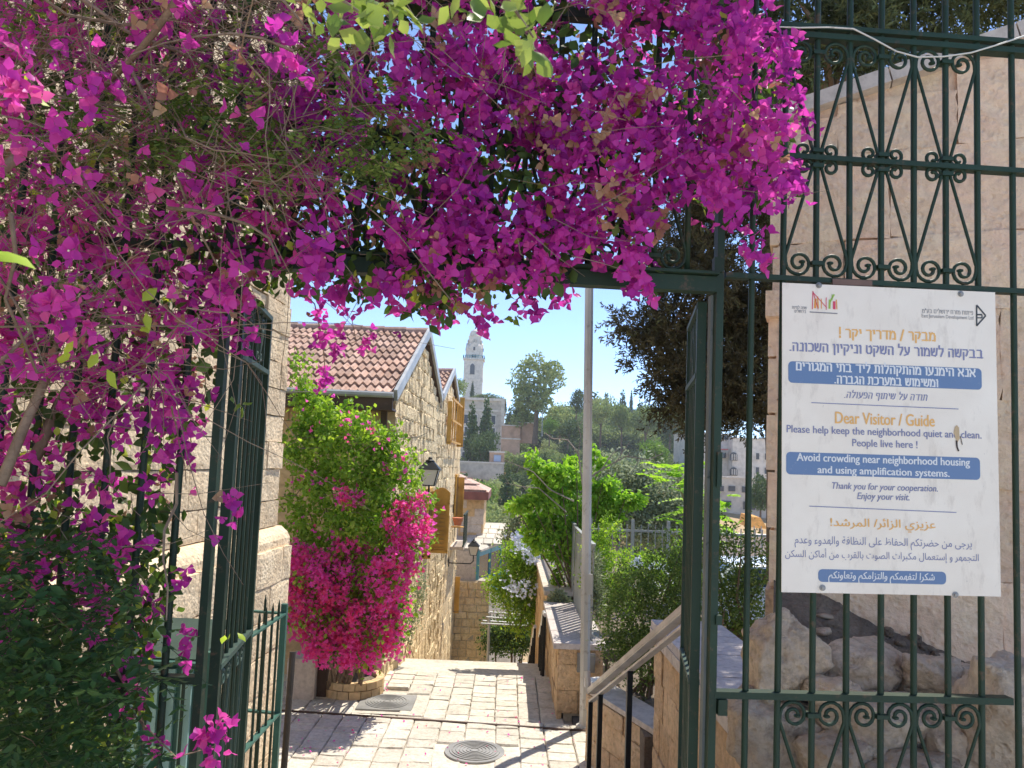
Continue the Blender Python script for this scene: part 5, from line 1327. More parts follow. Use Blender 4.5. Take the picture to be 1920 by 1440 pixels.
# ------------------------------------------------------------------ far trees
def tree_meshes(kind, seeds, mat):
    out = []
    for s in seeds:
        r = rng_(1000 + s)
        if kind == 'cypress': lobes = [(0, 0, z, .16 * w_, .16 * w_, .16) for z, w_ in ((.15, .9), (.3, 1.1), (.45, 1.0), (.6, .8), (.75, .6), (.9, .3))]; n = 1500; sz = .06
        elif kind == 'euca': lobes = [(r.uniform(-.34, .34) * (1 - .5 * (q_ / 26) ** 2), r.uniform(-.2, .2), (.14 + .76 * q_ / 26), r.uniform(.09, .15), .14, r.uniform(.08, .14)) for q_ in range(27)]; n = 6500; sz = .038
        else:
            lobes = [(r.uniform(-.28, .28), r.uniform(-.28, .28), r.uniform(.42, .78), r.uniform(.16, .26), r.uniform(.16, .26), r.uniform(.12, .2)) for _ in range(9)] + [(0, 0, .6, .3, .3, .28)]; n = 2200; sz = .055
        p, d, i = lobes_points(r, lobes, n, .35, .25)
        keep = p[:, 2] > .03; p, d, i = p[keep], d[keep], i[keep]
        R = rand_rot(r, len(p), normal=(0, 0, 1), namount=.3); V, F = inst(quad_tpl(.7), p, R, r.uniform(.6, 1.3, len(p)) * sz)
        rnd = np.clip(.25 + .5 * r.random(len(p)) + .25 * (r.random(len(lobes))[i] - .5) + .12 * np.sin(p[:, 2] * 20), 0, 1)
        out.append(make_mesh('crown', V, F, mat, np.repeat(rnd, 2)))
    return out
def trunk_mesh(h=.55, r_=.03, split=True, seed=0):
    r = rng_(seed); b = MB(); b.tube([(0, 0, -.12), (.01, 0, .2), (r.uniform(-.03, .03), 0, h)], [r_ * 1.3, r_, r_ * .6], 6)
    if split:
        for k in range(3):
            a = r.uniform(0, 6.28); b.tube([(0, 0, h * .55), (.12 * math.cos(a), .12 * math.sin(a), h * .85), (.22 * math.cos(a), .22 * math.sin(a), h * 1.15)], [r_ * .7, r_ * .5, r_ * .2], 5)
    return make_mesh('trunk', b.v, b.f, M['bark'])
TM = {'round': tree_meshes('round', range(6), M['fartree']), 'dark': tree_meshes('round', range(10, 13), M['fardark']), 'cypress': tree_meshes('cypress', range(20, 23), M['fardark']),
      'euca': tree_meshes('euca', [31, 36], M['fartree']), 'vivid': tree_meshes('round', [40], M['vivid'])}
TRK = [trunk_mesh(seed=s) for s in range(3)]; TRK1 = trunk_mesh(.8, .02, False)
def far_tree(kind, base, h, wid, rot, label, group=None, seed=0, name=None, cat='tree'):
    nm = name or {'cypress': 'cypress_tree', 'euca': 'eucalyptus_tree'}.get(kind, 'hillside_tree')
    t = thing(nm, label, cat, base, group); S = Matrix.Translation(base) @ Matrix.Rotation(rot, 4, 'Z') @ Matrix.Diagonal((wid, wid, h, 1))
    ms = TM[kind]; place('crown', ms[seed % len(ms)], S, t); place('trunk', TRK1 if kind == 'cypress' else TRK[seed % 3], S, t); return t
def ft_px(kind, px, ptop, pbot, Y, wpx, label, seed=0, group=None):
    a, b_ = P(px, ptop, Y), P(px, pbot, Y); h = a[2] - b_[2]; wid = wpx / 1440 * Y / (.36 if kind == 'cypress' else .62 if kind == 'euca' else .95)
    far_tree(kind, Vector(b_), h, wid, seed * 1.3, label, group, seed)
specific = [('euca', 1003, 668, 815, 148, 98, 'tall eucalyptus with ragged sunlit crown on the skyline'), ('round', 970, 735, 830, 152, 45, 'loose grey-green tree left of the tall eucalyptus'),
            ('dark', 1080, 722, 800, 170, 42, 'dark umbrella pine standing out on the ridge left of the pole'), ('cypress', 885, 717, 752, 230, 9, 'small cypress in front of the bell tower'),
            ('round', 852, 700, 770, 160, 50, 'rounded tree between the gable and the bell tower'), ('round', 915, 734, 765, 215, 60, 'bright green tree on the roofline right of the bell tower'),
            ('cypress', 908, 752, 885, 128, 34, 'tall dark cypress in front of the monastery facade'), ('cypress', 882, 760, 880, 126, 30, 'leaning dark cypress left of the facade cypress'),
            ('cypress', 948, 880, 1000, 82, 38, 'broad black cypress low on the slope above the teal porch'), ('cypress', 1183, 733, 775, 230, 7, 'tiny lone cypress spike on the ridge'),
            ('vivid', 1225, 815, 900, 95, 72, 'vivid green feathery tree on the lower hill left of the gate post'), ('vivid', 1030, 778, 830, 138, 34, 'fresh green tree beside the slim mast'),
            ('dark', 1065, 780, 850, 140, 62, 'dark pine on the slope directly left of the pole'), ('round', 1050, 748, 815, 160, 66, 'light pine below the umbrella pine'),
            ('dark', 942, 740, 800, 156, 22, 'small dark tree at the corner of the monastery'), ('round', 1125, 736, 830, 175, 60, 'ridge pine just right of the pole'),
            ('round', 1165, 745, 840, 170, 62, 'broad olive-toned pine on the ridge right of the pole'), ('round', 1210, 748, 850, 168, 66, 'grey pine on the ridge beside the dark conifer'),
            ('dark', 1255, 760, 860, 165, 60, 'shaded pine on the ridge under the dark conifer'), ('dark', 1425, 880, 985, 70, 60, 'dark round tree in front of the grey rubble wall'),
            ('cypress', 1020, 850, 905, 100, 20, 'short dark cypress behind the lime green vine'), ('dark', 905, 800, 900, 122, 60, 'dense dark shrub tree below the monastery block')]
for i, (k_, px, p0, p1, Y, w_, lab) in enumerate(specific): ft_px(k_, px, p0, p1, Y, w_, lab, seed=i)
r = rng_(99)
labs_ = {'round': 'rounded grey-green tree among those covering the far hillside', 'dark': 'dark green tree among those covering the far hillside', 'cypress': 'slim dark cypress among the trees on the far hillside'}
cnt = 0
for k in range(1500):
    Y = r.uniform(62, 262) if k % 3 else r.uniform(185, 262); px = r.uniform(830, 1345) if Y > 100 else r.uniform(860, 1330)
    x = (px - 960) / 1440 * Y; z = terr(x, Y)
    py = 870 + (px - 960) * .04 - (z - EYE) * 1440 / Y
    if Y > 108 and 925 < px < 1055 and 788 < py < 850 and r.random() < .8: continue
    if 845 < px < 950 and Y > 110: continue
    if px > 1285 and (Y > 100 or Y < 75): continue
    if Y > 225 and 935 < px < 1050: continue
    if Y < 72 and r.random() < .6: continue
    if Y < 190 and r.random() < .25: continue
    kd = r.choice(['round', 'vivid', 'dark', 'round', 'cypress'], p=[.45, .10, .22, .15, .08])
    h = (r.uniform(4.2, 7.6) if Y < 190 else r.uniform(8, 13)) * (1.25 if kd == 'cypress' else 1) * (.75 if Y < 110 else 1); wd = h * r.uniform(.85, 1.25) * (.75 if kd == 'cypress' else 1)
    band = 'on the skyline ridge' if Y > 195 else 'halfway up the hill' if Y > 120 else 'low in the valley'
    side = 'left of the eucalyptus' if px < 960 else 'between eucalyptus and pole' if px < 1100 else 'right of the pale pole' if px < 1200 else 'towards the dark conifer'
    lb = {'vivid': 'fresh bright green tree ', 'round': 'rounded grey-green tree ', 'dark': 'dark green bushy tree ', 'cypress': 'slim dark cypress '}[kd] + band + ', ' + side
    far_tree(kd, Vector((x, Y, z - .2)), h, wd, r.uniform(0, 6), lb, 'trees covering the far hillside', int(r.integers(6))); cnt += 1
    if cnt >= 300: break

# ------------------------------------------------------------------ nearer trees and shrubs
def shrub(name, label, cat, lobes_px, Y, n, size, mat, dens=1.0, tpl=None, seed=0, ydep=.6, stems=5, stemmat='bark', lump=.25, shell=.5, group=None, down=None, base=None, stemr=.02, clump=0.0, bx=None):
    """lobes_px: (px, py, rx_px, ry_px, dY)"""
    r = rng_(seed); lobes = []
    for (px, py, rx, ry, dy) in lobes_px:
        q = P(px, py, Y + dy); k = (Y + dy) / 1440; lobes.append((q[0], q[1], q[2], rx * k, max(rx * k * ydep, .1), ry * k))
    zmin = min(l[2] - l[5] for l in lobes); cx = np.mean([l[0] for l in lobes]); bz = zmin if base is None else base
    t = thing(name, label, cat, (cx, Y, bz), group)
    p, d, i = lobes_points(r, lobes, n, shell, lump)
    if clump:
        cN = max(8, int(n / 22)); cc, _, ci = lobes_points(r, lobes, cN, shell, lump); j = r.integers(cN, size=n); p = cc[j] + r.normal(size=(n, 3)) * clump; i = ci[j]; crnd = r.random(cN)[j]
    else: crnd = r.random(len(lobes))[i]
    tpl = tpl or [leaf_tpl(.55), leaf_tpl(.5, .05, .2)]
    R = rand_rot(r, n, down, .35 if down is not None else 0, (0, 0, 1), .35)
    rnd = np.clip(.15 + .5 * r.random(n) + .3 * crnd, 0, 1); rnd[r.random(n) < .06] = .97
    s_ = size * r.uniform(.65, 1.25, n)
    cam0 = np.array((0, 0, EYE)); pxs = s_ / np.linalg.norm(p - cam0, axis=1) * 1440
    big = np.where(pxs > 11)[0]; big = big[np.argsort(-pxs[big])][:200]
    if len(big) > 60:
        ms = [make_mesh('leaf', tp[0], tp[1], mat, np.full(len(tp[1]), v)) for tp in tpl for v in (.25, .5, .8)]
        for b_ in big:
            m = np.eye(4); m[:3, :3] = R[b_] * s_[b_]; m[:3, 3] = p[b_]; place('leaf', ms[r.integers(len(ms))], m, t)
        keep = np.ones(n, bool); keep[big] = False; p, R, s_, rnd = p[keep], R[keep], s_[keep], rnd[keep]
    scatter('foliage', tpl, p, R, s_, rnd, mat, t)
    for k in range(stems):
        l = lobes[k % len(lobes)]; e = np.array(l[:3]) + r.normal(size=3) * np.array(l[3:6]) * .45
        s0 = np.array(((cx if bx is None else bx) + r.normal() * .12, Y + r.normal() * .1, bz)); mid = (s0 + e) / 2 + r.normal(size=3) * .06
        b = MB(); b.tube([s0, mid, e], [stemr, stemr * .7, stemr * .25], 6); b.o('stem' if stemr < .04 else 'branch', M[stemmat], t)
    return t, lobes
LANDZ = LAND
# right side small leaved shrub, dense
shrub('dense_shrub', 'dense dark small-leaved shrub behind the stainless handrail', 'shrub', [(1185, 1160, 62, 95, 0), (1240, 1120, 60, 110, 0), (1215, 1230, 60, 60, -.2), (1280, 1180, 55, 130, -.2), (1165, 1210, 40, 60, -.1), (1290, 1080, 45, 50, .2), (1190, 1100, 45, 35, .3)], 8.3, 15000, .034, M['shrubleaf'], seed=201, clump=.05, ydep=.9, stems=10)
shrub('dense_shrub', 'darker open shrub growing between gate post and stone building', 'shrub', [(1370, 1060, 50, 90, 0), (1420, 1090, 45, 80, 0), (1350, 1140, 55, 70, 0), (1400, 1150, 50, 45, -.2), (1330, 1000, 30, 60, .2)], 7.6, 6500, .036, M['shrubleaf'], seed=202, clump=.06, ydep=.8, stems=9)
shrub('flowering_shrub', 'fresh light green shrub right beside the pale pole', 'shrub', [(1130, 1020, 35, 50, 0), (1140, 1080, 40, 50, 0), (1115, 1060, 22, 50, 0), (1160, 1120, 40, 40, 0)], 10.6, 4200, .045, M['brightleaf'], seed=203, clump=.05)
shrub('flowering_shrub', 'mixed light shrub with pale blue blossoms in front of the grey picket fence', 'shrub', [(1215, 1065, 45, 28, 0), (1270, 1075, 45, 35, 0), (1180, 1055, 25, 25, 0), (1285, 1030, 20, 35, 0)], 11.3, 4200, .045, M['brightleaf'], seed=204, clump=.06)
def blossoms(name, label, pts, Y, n, s, seed, mat='plumb'):
    r = rng_(seed); t = thing(name, label, 'flowers', P(pts[0][0], pts[0][1], Y)); ps = []
    for (px, py, sp_) in pts:
        c_ = P(px, py, Y); ps.append(c_ + r.normal(size=(n, 3)) * sp_)
    ps = np.vstack(ps); scatter('blossom', [flower_tpl(3, .4, .9)], ps, rand_rot(r, len(ps), normal=(0, -1, .5), namount=.6), np.full(len(ps), s), r.random(len(ps)), M[mat], t); t['kind'] = 'stuff'
blossoms('plumbago_blossom', 'pale blue blossoms on the shrub before the grey picket fence', [(1200, 1052, .05), (1225, 1058, .05), (1195, 1060, .04), (1245, 1066, .05)], 10.95, 22, .022, 5)
shrub('plumbago_bush', 'large leafy bush with pale blue flowers spilling over the street right of the porch', 'bush', [(975, 1045, 32, 30, 0), (990, 1085, 35, 60, 0), (958, 1105, 38, 35, 0), (985, 1150, 30, 30, 0), (932, 1092, 18, 18, 0), (1000, 1020, 22, 40, 0)], 17.5, 9000, .075, M['brightleaf'], seed=205, clump=.12, ydep=.9)
blossoms('plumbago_blossom', 'pale blue plumbago blossoms on the bush by the porch', [(985, 1025, .12), (995, 1035, .1), (960, 1100, .1), (990, 1105, .12), (970, 1010, .08), (1002, 1045, .08)], 16.7, 45, .045, 6)
shrub('silver_shrub', 'silvery grey shrub behind the plumbago bush', 'shrub', [(975, 985, 25, 30, 0), (960, 1010, 20, 20, 0), (990, 960, 15, 30, 0)], 20, 2500, .08, M['olive'], seed=206, clump=.1)
shrub('citrus_tree', 'dark rounded tree growing by the pergola at the bottom of the steps', 'tree', [(955, 1195, 40, 28, 0), (930, 1200, 25, 25, 0), (985, 1195, 25, 30, 0), (960, 1180, 35, 16, 0)], 22.5, 7000, .09, M['vineleaf'], seed=207, clump=.12, ydep=1, base=-7, stemr=.07)
shrub('vine_tree', 'lime green tree with drooping broad leaves left of the pale pole', 'tree', [(998, 858, 12, 13, 0), (1015, 880, 22, 16, 0), (1045, 882, 26, 20, -.2), (1075, 870, 20, 22, 0), (1062, 905, 22, 18, .3), (1030, 912, 20, 16, 0), (985, 942, 24, 15, -.1), (962, 948, 12, 8, 0), (1022, 945, 26, 18, -.2), (1060, 945, 22, 20, 0), (1082, 965, 16, 30, .2), (1008, 975, 20, 14, .1), (1045, 985, 22, 18, 0), (1022, 1010, 18, 18, -.2), (1062, 1022, 16, 26, 0), (1080, 1050, 12, 24, 0), (1040, 1040, 14, 16, 0), (1000, 1005, 14, 12, 0)], 13.4, 5200, .115, M['limeleaf'], seed=208, clump=.055, down=(0, 0, -1), ydep=.9, stems=12, base=-1.2, stemr=.022, bx=1.3, lump=.35)
shrub('vine_tree', 'lime green tree spread just right of the pale pole', 'tree', [(1120, 925, 22, 18, 0), (1145, 915, 22, 16, 0), (1165, 940, 22, 12, 0), (1195, 938, 16, 9, 0), (1130, 955, 26, 18, 0), (1112, 975, 16, 14, 0), (1125, 870, 12, 10, 0), (1112, 848, 9, 8, 0), (1150, 965, 14, 9, 0), (1115, 1005, 14, 16, 0)], 13.7, 2500, .115, M['limeleaf'], seed=209, clump=.05, down=(0, 0, -1), ydep=.9, stems=8, base=-1.2, stemr=.02, bx=1.45, lump=.35)
shrub('olive_tree', 'grey green olive tree behind the lime green trees', 'tree', [(1170, 900, 55, 42, 0), (1225, 930, 50, 50, 0), (1150, 950, 60, 40, 0), (1250, 970, 45, 40, 0), (1200, 985, 60, 35, 0), (1290, 960, 40, 50, 0)], 24, 15000, .13, M['olive'], seed=210, clump=.2, ydep=.8, stems=8, stemmat='barkgrey', base=-5, stemr=.1)
# ailanthus: long pinnate fronds
def pinnate(name, label, cat, fronds, mat, seed, leafsize, pairs=9, asparts=True, stemmat='twig', droop=.25):
    r = rng_(seed); t = thing(name, label, cat, fronds[0][0]); ps = []; Rs = []; ss = []; rn = []
    for (a, e) in fronds:
        a, e = np.array(a, float), np.array(e, float); L = np.linalg.norm(e - a); d0 = (e - a) / L
        pts = [a + (e - a) * f + np.array((0, 0, -droop * L * f * f)) for f in np.linspace(0, 1, 6)]
        b = MB(); b.tube(pts, [.022 * leafsize] * 3 + [.012 * leafsize] * 3, 4); b.o('frond_stem', mat, t)
        side = np.cross(d0, (0, 0, 1.)); side /= (np.linalg.norm(side) + 1e-9); base_r = r.random()
        for k in range(pairs):
            f = .12 + .88 * k / (pairs - 1); q = a + (e - a) * f + np.array((0, 0, -droop * L * f * f))
            for s in (-1, 1):
                x = side * s + d0 * .45 + np.array((0, 0, -.35)) + r.normal(size=3) * .12; x /= np.linalg.norm(x); z = np.cross(x, d0) * -s + r.normal(size=3) * .2; z -= x * (x @ z); z /= np.linalg.norm(z); y = np.cross(z, x)
                ps.append(q); Rs.append(np.stack([x, y, z], 1)); ss.append(leafsize * r.uniform(.8, 1.15) * (1 - .35 * f)); rn.append(np.clip(.25 + .4 * base_r + .3 * r.random(), 0, 1))
    ps, Rs, ss, rn = np.array(ps), np.array(Rs), np.array(ss), np.array(rn)
    scatter('leaflets', [leaf_tpl(.42, .05, .12)], ps, Rs, ss, rn, mat, t)
    return t
r = rng_(55); fr_ = []
for (px, py) in ((1215, 885), (1240, 870), (1265, 880), (1290, 870), (1250, 905), (1280, 920), (1300, 900), (1270, 950), (1300, 960), (1235, 890), (1345, 930), (1350, 1000), (1360, 985), (1340, 960), (1285, 985), (1310, 1010), (1365, 1010)):
    for k in range(3):
        a = P(px + 20 + r.uniform(-15, 15), py + r.uniform(-5, 20), 14 + r.uniform(-.6, .6)); fr_.append((a, a + np.array((r.uniform(-.75, .45), r.uniform(-.5, .2), r.uniform(-.05, .35)))))
pinnate('ailanthus_tree', 'bright green tree with long pinnate fronds left of the right gate leaf', 'tree', fr_, M['limeleaf'], 301, .15)
b = MB(); b.tube([P(1320, 1060, 14.2), P(1300, 980, 14.1), P(1270, 900, 14)], [.06, .045, .02], 6); b.o('trunk', M['barkgrey'], bpy.data.objects['ailanthus_tree'])
# bare branches
t = thing('bare_tree', 'leafless grey branches reaching over the lime green trees', 'tree', P(1085, 1000, 13))
for pl, r0 in (([(1100, 985), (1095, 930), (1090, 905), (1130, 880), (1175, 855), (1215, 862), (1245, 850)], .022), ([(1160, 862), (1170, 845), (1180, 828)], .01), ([(1130, 880), (1150, 850), (1158, 842)], .012),
               ([(1095, 930), (1085, 850), (1065, 825), (1035, 822), (1020, 812), (1040, 825)], .016), ([(1085, 850), (1090, 820), (1082, 790)], .010), ([(1200, 862), (1190, 880), (1180, 890)], .008),
               ([(1075, 940), (1030, 918), (1000, 885), (970, 872), (945, 862)], .014), ([(1060, 960), (1010, 915), (975, 912), (948, 905)], .012), ([(1110, 895), (1090, 880), (1098, 868)], .009)):
    rr = rng_(len(pl)); b = MB(); b.tube([P(x + rr.uniform(-2, 2), y, 12.9) for x, y in pl], list(np.linspace(r0, r0 * .35, len(pl))), 5); b.o('branch', M['barkgrey'], t)
r = rng_(56)
for (px, py) in ((950, 865), (960, 868), (975, 873), (985, 880), (955, 907), (965, 911), (980, 912), (1180, 848), (1230, 856), (1150, 858), (1085, 805), (1088, 795)):
    q = P(px, py, 12.9); b = MB(); b.tube([q, q + np.array((r.uniform(-.1, .1), 0, r.uniform(.05, .18) * r.choice([-1, 1])))], [.008, .003], 4); b.o('twig', M['barkgrey'], t)
shrub('trailing_plant', 'dry flowering plant trailing over the coping of the street wall', 'plant', [(1047, 1118, 14, 12, 0), (1060, 1128, 12, 10, 0), (1035, 1130, 10, 10, 0)], 12.7, 900, .05, M['olive'], seed=211, base=-.9, stemr=.006)
shrub('trailing_plant', 'green trailing plant on the upper coping of the street wall', 'plant', [(1045, 1085, 12, 30, 0), (1030, 1140, 8, 10, 0), (1075, 1090, 10, 20, 0)], 13.6, 1100, .06, M['brightleaf'], seed=212, base=-.9, stemr=.006)
shrub('grass_clump', 'pale feathery grass clump right of the pole', 'plant', [(1115, 1080, 9, 45, 0), (1120, 1130, 10, 30, 0)], 10.1, 500, .16, M['olive'], seed=213, tpl=[leaf_tpl(.06, 0, .1)], down=(.1, 0, 1), base=-.9, stemr=.005)
# ------------------------------------------------------------------ dark conifers
def conifer(name, label, lobes_px, Y, n, size, mat, seed, trunk):
    r = rng_(seed); lobes = []
    for (px, py, rx, ry, dy) in lobes_px:
        q = P(px, py, Y + dy); k = (Y + dy) / 1440; lobes.append((q[0], q[1], q[2], rx * k, rx * k * .8, ry * k))
    t = thing(name, label, 'tree', trunk[0]); nb = n // 26; lobes = [(a + r.normal() * e * .5, b_ + r.normal() * .2, c + r.normal() * g * .5, e * .55, f * .6, g * .5) for (a, b_, c, e, f, g) in lobes for _ in range(4)]
    cc, d, i = lobes_points(r, lobes, nb, .55, .3)
    x = d + r.normal(size=(nb, 3)) * .45 + np.array((-.1, -.1, .15)); x /= np.linalg.norm(x, axis=1)[:, None]
    j = np.repeat(np.arange(nb), 26); f = np.tile(np.linspace(0, 1, 26), nb); L = r.uniform(.14, .34, nb)[j]
    p = cc[j] + x[j] * (f * L)[:, None] + r.normal(size=(len(j), 3)) * .012
    ax = x[j] * .7 + r.normal(size=(len(j), 3)) * .6; ax /= np.linalg.norm(ax, axis=1)[:, None]
    z = r.normal(size=(len(j), 3)); z -= ax * np.sum(ax * z, 1)[:, None]; z /= np.linalg.norm(z, axis=1)[:, None]; R = np.stack([ax, np.cross(z, ax), z], 2)
    rnd = np.clip(.2 + .5 * r.random(nb)[j] + .3 * r.random(len(j)), 0, 1)
    scatter('foliage', [quad_tpl(.30)], p, R, size * r.uniform(.7, 1.3, len(j)), rnd, mat, t)
    b = MB(); b.tube(trunk, list(np.linspace(.16, .05, len(trunk))), 8); b.o('trunk', M['bark'], t)
    for k in range(10):
        l = lobes[k % len(lobes)]; e = np.array(l[:3]); s_ = np.array(trunk[2 + k % 2]); b = MB(); b.tube([s_, (s_ + e) / 2 + r.normal(size=3) * .1, e], [.04, .03, .01], 6); b.o('branch', M['bark'], t)
    return t
conifer('dark_conifer', 'dark drooping conifer hanging behind the right gate leaf', [(1290, 480, 70, 60, 0), (1240, 600, 55, 50, 0), (1190, 620, 32, 22, 0), (1160, 595, 16, 12, 0), (1300, 620, 60, 70, 0), (1270, 690, 55, 45, 0), (1350, 560, 70, 90, 0), (1400, 480, 60, 80, 0), (1400, 620, 60, 80, 0), (1360, 700, 70, 70, 0), (1410, 730, 45, 60, 0), (1260, 740, 45, 30, 0), (1285, 770, 40, 22, 0), (1350, 760, 50, 35, 0), (1385, 780, 50, 28, 0), (1320, 790, 35, 22, 0), (1430, 775, 25, 35, 0), (1500, 190, 110, 110, 0), (1440, 110, 90, 90, 0), (1570, 280, 90, 90, 0), (1330, 400, 70, 70, 0), (1400, 350, 80, 80, 0), (1240, 520, 40, 50, 0), (1440, 600, 60, 120, 0)],  # includes hidden high lobes, added to shade the retaining wall's coping
        9.0, 120000, .062, M['conifer'], 401, [(3.4, 9.6, -1.5), (3.3, 9.5, 1.6), (3.1, 9.3, 3.4), (3.0, 9.2, 5.5)])
conifer('dark_conifer', 'dark green conifer standing above the coping of the stone building', [(1430, 60, 90, 80, 0), (1500, 320, 90, 110, .6), (1550, 30, 90, 80, 0), (1680, 20, 90, 80, 0), (1800, 0, 90, 70, 0), (1480, 150, 60, 70, 0), (1900, -20, 90, 50, 0), (1350, 150, 80, 90, 0), (1600, 110, 70, 50, 0), (1400, 250, 60, 60, 0), (1600, -130, 120, 110, 0), (1800, -140, 120, 110, 0), (1400, -120, 110, 110, 0)],  # one lobe, hidden behind the building wall, is added to shade the coping slabs
        6.8, 85000, .065, M['coniferback'], 402, [(3.2, 7.4, -1.5), (3.1, 7.2, 2.5), (3.0, 7.0, 4.2), (2.9, 7.0, 5.2)])

# ------------------------------------------------------------------ pink bougainvillea bush
def blush():
    r = rng_(500); Y = 9.75
    green = [(580, 760, 40, 45, .2), (640, 795, 60, 45, .1), (700, 830, 50, 25, .1), (560, 830, 30, 60, .1), (590, 850, 60, 60, 0), (690, 860, 70, 50, 0), (640, 930, 85, 70, 0), (745, 925, 62, 60, 0), (560, 1000, 30, 80, 0), (580, 960, 45, 60, 0), (745, 872, 22, 20, 0), (700, 1000, 80, 60, 0), (620, 1060, 70, 60, 0), (690, 1100, 80, 60, .1), (725, 835, 24, 14, 0), (570, 700, 30, 30, .2)]
    pink = [(560, 1080, 28, 60, -.2), (600, 1110, 45, 60, -.2), (650, 1130, 60, 60, -.25), (700, 1110, 60, 60, -.3), (740, 1060, 45, 60, -.3), (770, 990, 32, 50, -.25), (792, 970, 20, 38, -.2), (790, 945, 12, 14, -.2), (690, 1222, 40, 25, -.3), (640, 1225, 35, 22, -.3), (600, 1205, 30, 25, -.3), (730, 1200, 25, 25, -.25), (600, 1190, 30, 30, -.25), (560, 1170, 20, 30, -.2), (700, 1180, 50, 50, -.25), (640, 1190, 45, 40, -.2), (735, 1160, 28, 50, -.2), (555, 1130, 22, 50, -.2), (660, 1040, 40, 30, -.2), (590, 1060, 40, 25, -.2), (660, 1220, 30, 25, -.2), (655, 928, 20, 14, -.3), (610, 1170, 25, 25, -.2), (745, 975, 25, 35, -.3)]
    t = thing('pink_bougainvillea', 'hot pink bougainvillea bush cascading over the round planter beside the terrace', 'bush', (-2.1, Y + .6, low))
    def L(ls): 
        o = []
        for (px, py, rx, ry, dy) in ls:
            q = P(px, py, Y + dy); k = (Y + dy) / 1440; o.append((q[0], q[1], q[2], rx * k, rx * k * .75, ry * k))
        return o
    lg = L(green); lp = L(pink)
    n = 20000; N = 700
    cc, d, i = lobes_points(r, lg + lg + lp, N, .5, .3); cc[i >= 2 * len(lg), 1] += .12; j = r.integers(N, size=n); p = cc[j] + r.normal(size=(n, 3)) * .06
    R = rand_rot(r, n, (0, 0, -1), .3, (0, -.3, 1), .4); rnd = np.clip(.15 + .45 * r.random(n) + .4 * r.random(N)[j], 0, 1)
    scatter('leaves', [leaf_tpl(.65, .06, .15), leaf_tpl(.6, .1, .05)], p, R, r.uniform(.045, .085, n), rnd, M['brightleaf'], t)
    N = 390; cc, d, i = lobes_points(r, lp, N, .25, .3); cc[:, 1] -= .05
    extra = np.array([P(x, y, Y - .25) for x, y in ((625, 895), (640, 900), (605, 905), (663, 925), (640, 915), (590, 905), (672, 940), (650, 950), (575, 888), (612, 930), (692, 800), (650, 810), (700, 812), (560, 900), (613, 740), (600, 720), (590, 805), (665, 830), (740, 850), (760, 865), (660, 790), (710, 830), (575, 975), (600, 1000), (545, 990), (560, 1025), (760, 890), (745, 905), (725, 880), (655, 778), (545, 720), (575, 760))])
    cc = np.vstack([cc, extra]); N2 = len(cc); cnt = np.concatenate([r.integers(12, 22, N), r.integers(2, 6, len(extra))]); j = np.repeat(np.arange(N2), cnt); n = len(j)
    p = cc[j] + r.normal(size=(n, 3)) * np.array((.05, .05, .06)); R = rand_rot(r, n, normal=(.3, -.25, .8), namount=.5)
    rnd = np.clip(.45 * r.random(N2)[j] + .5 * r.random(n), 0, 1)
    scatter('bracts', [flower_tpl(s, .7, .8) for s in range(4)], p, R, r.uniform(.032, .046, n), rnd, M['pink'], t)
    for k in range(34):
        e = cc[r.integers(N2)] if k < 20 else np.array(lg[k % len(lg)][:3]); s_ = np.array((-2.1 + r.normal() * .12, 10.3, low + .1)); mid = (s_ * .4 + e * .6) + np.array((r.normal() * .1, .15, .25))
        b = MB(); b.tube([s_, mid, e], [.018, .012, .005], 6); b.o('stem', M['twig'], t)
    sh = []
    for k in range(46):
        l = (lg + lp)[r.integers(len(lg) + len(lp))]; a = np.array(l[:3]) + np.array((r.normal() * l[3] * .5, -.1, l[5] * .5)); dd = np.array((r.normal() * .5, -.4 * r.random(), r.uniform(-.2, .9))); dd /= np.linalg.norm(dd)
        if a[0] > -1.42: continue
        pts = [a + dd * f * .45 + np.array((0, 0, -.25 * f * f)) for f in np.linspace(0, 1, 5)]
        b = MB(); b.tube(pts, [.006, .005, .004, .003, .002], 5); b.o('shoot', M['twig'], t)
        sh += [pts[i_] + r.normal(size=3) * .03 for i_ in (1, 2, 2, 3, 3, 4, 4) for _ in range(2)]
    sh = np.array(sh); scatter('shoot_leaves', [leaf_tpl(.65, .06, .15)], sh, rand_rot(r, len(sh), (0, 0, -1), .2, (0, -.2, 1), .4), r.uniform(.05, .08, len(sh)), r.random(len(sh)), M['brightleaf'], t)
    for (a, e) in (((545, 735), (615, 728)), ((530, 842), (700, 830)), ((690, 835), (760, 822)), ((770, 820), (800, 812))):
        b = MB(); b.tube([P(*a, Y), P((a[0] + e[0]) / 2, (a[1] + e[1]) / 2 + 3, Y), P(*e, Y)], [.008, .006, .003], 5); b.o('stem', M['barkgrey'], t)
blush()
shrub('wall_creeper', 'sparse green creeper on the terrace wall right of the pink bush', 'plant', [(775, 1130, 22, 50, 0), (760, 1180, 20, 30, 0), (790, 1100, 12, 30, 0)], 12.6, 1000, .045, M['olive'], seed=214, base=low, stemr=.006)

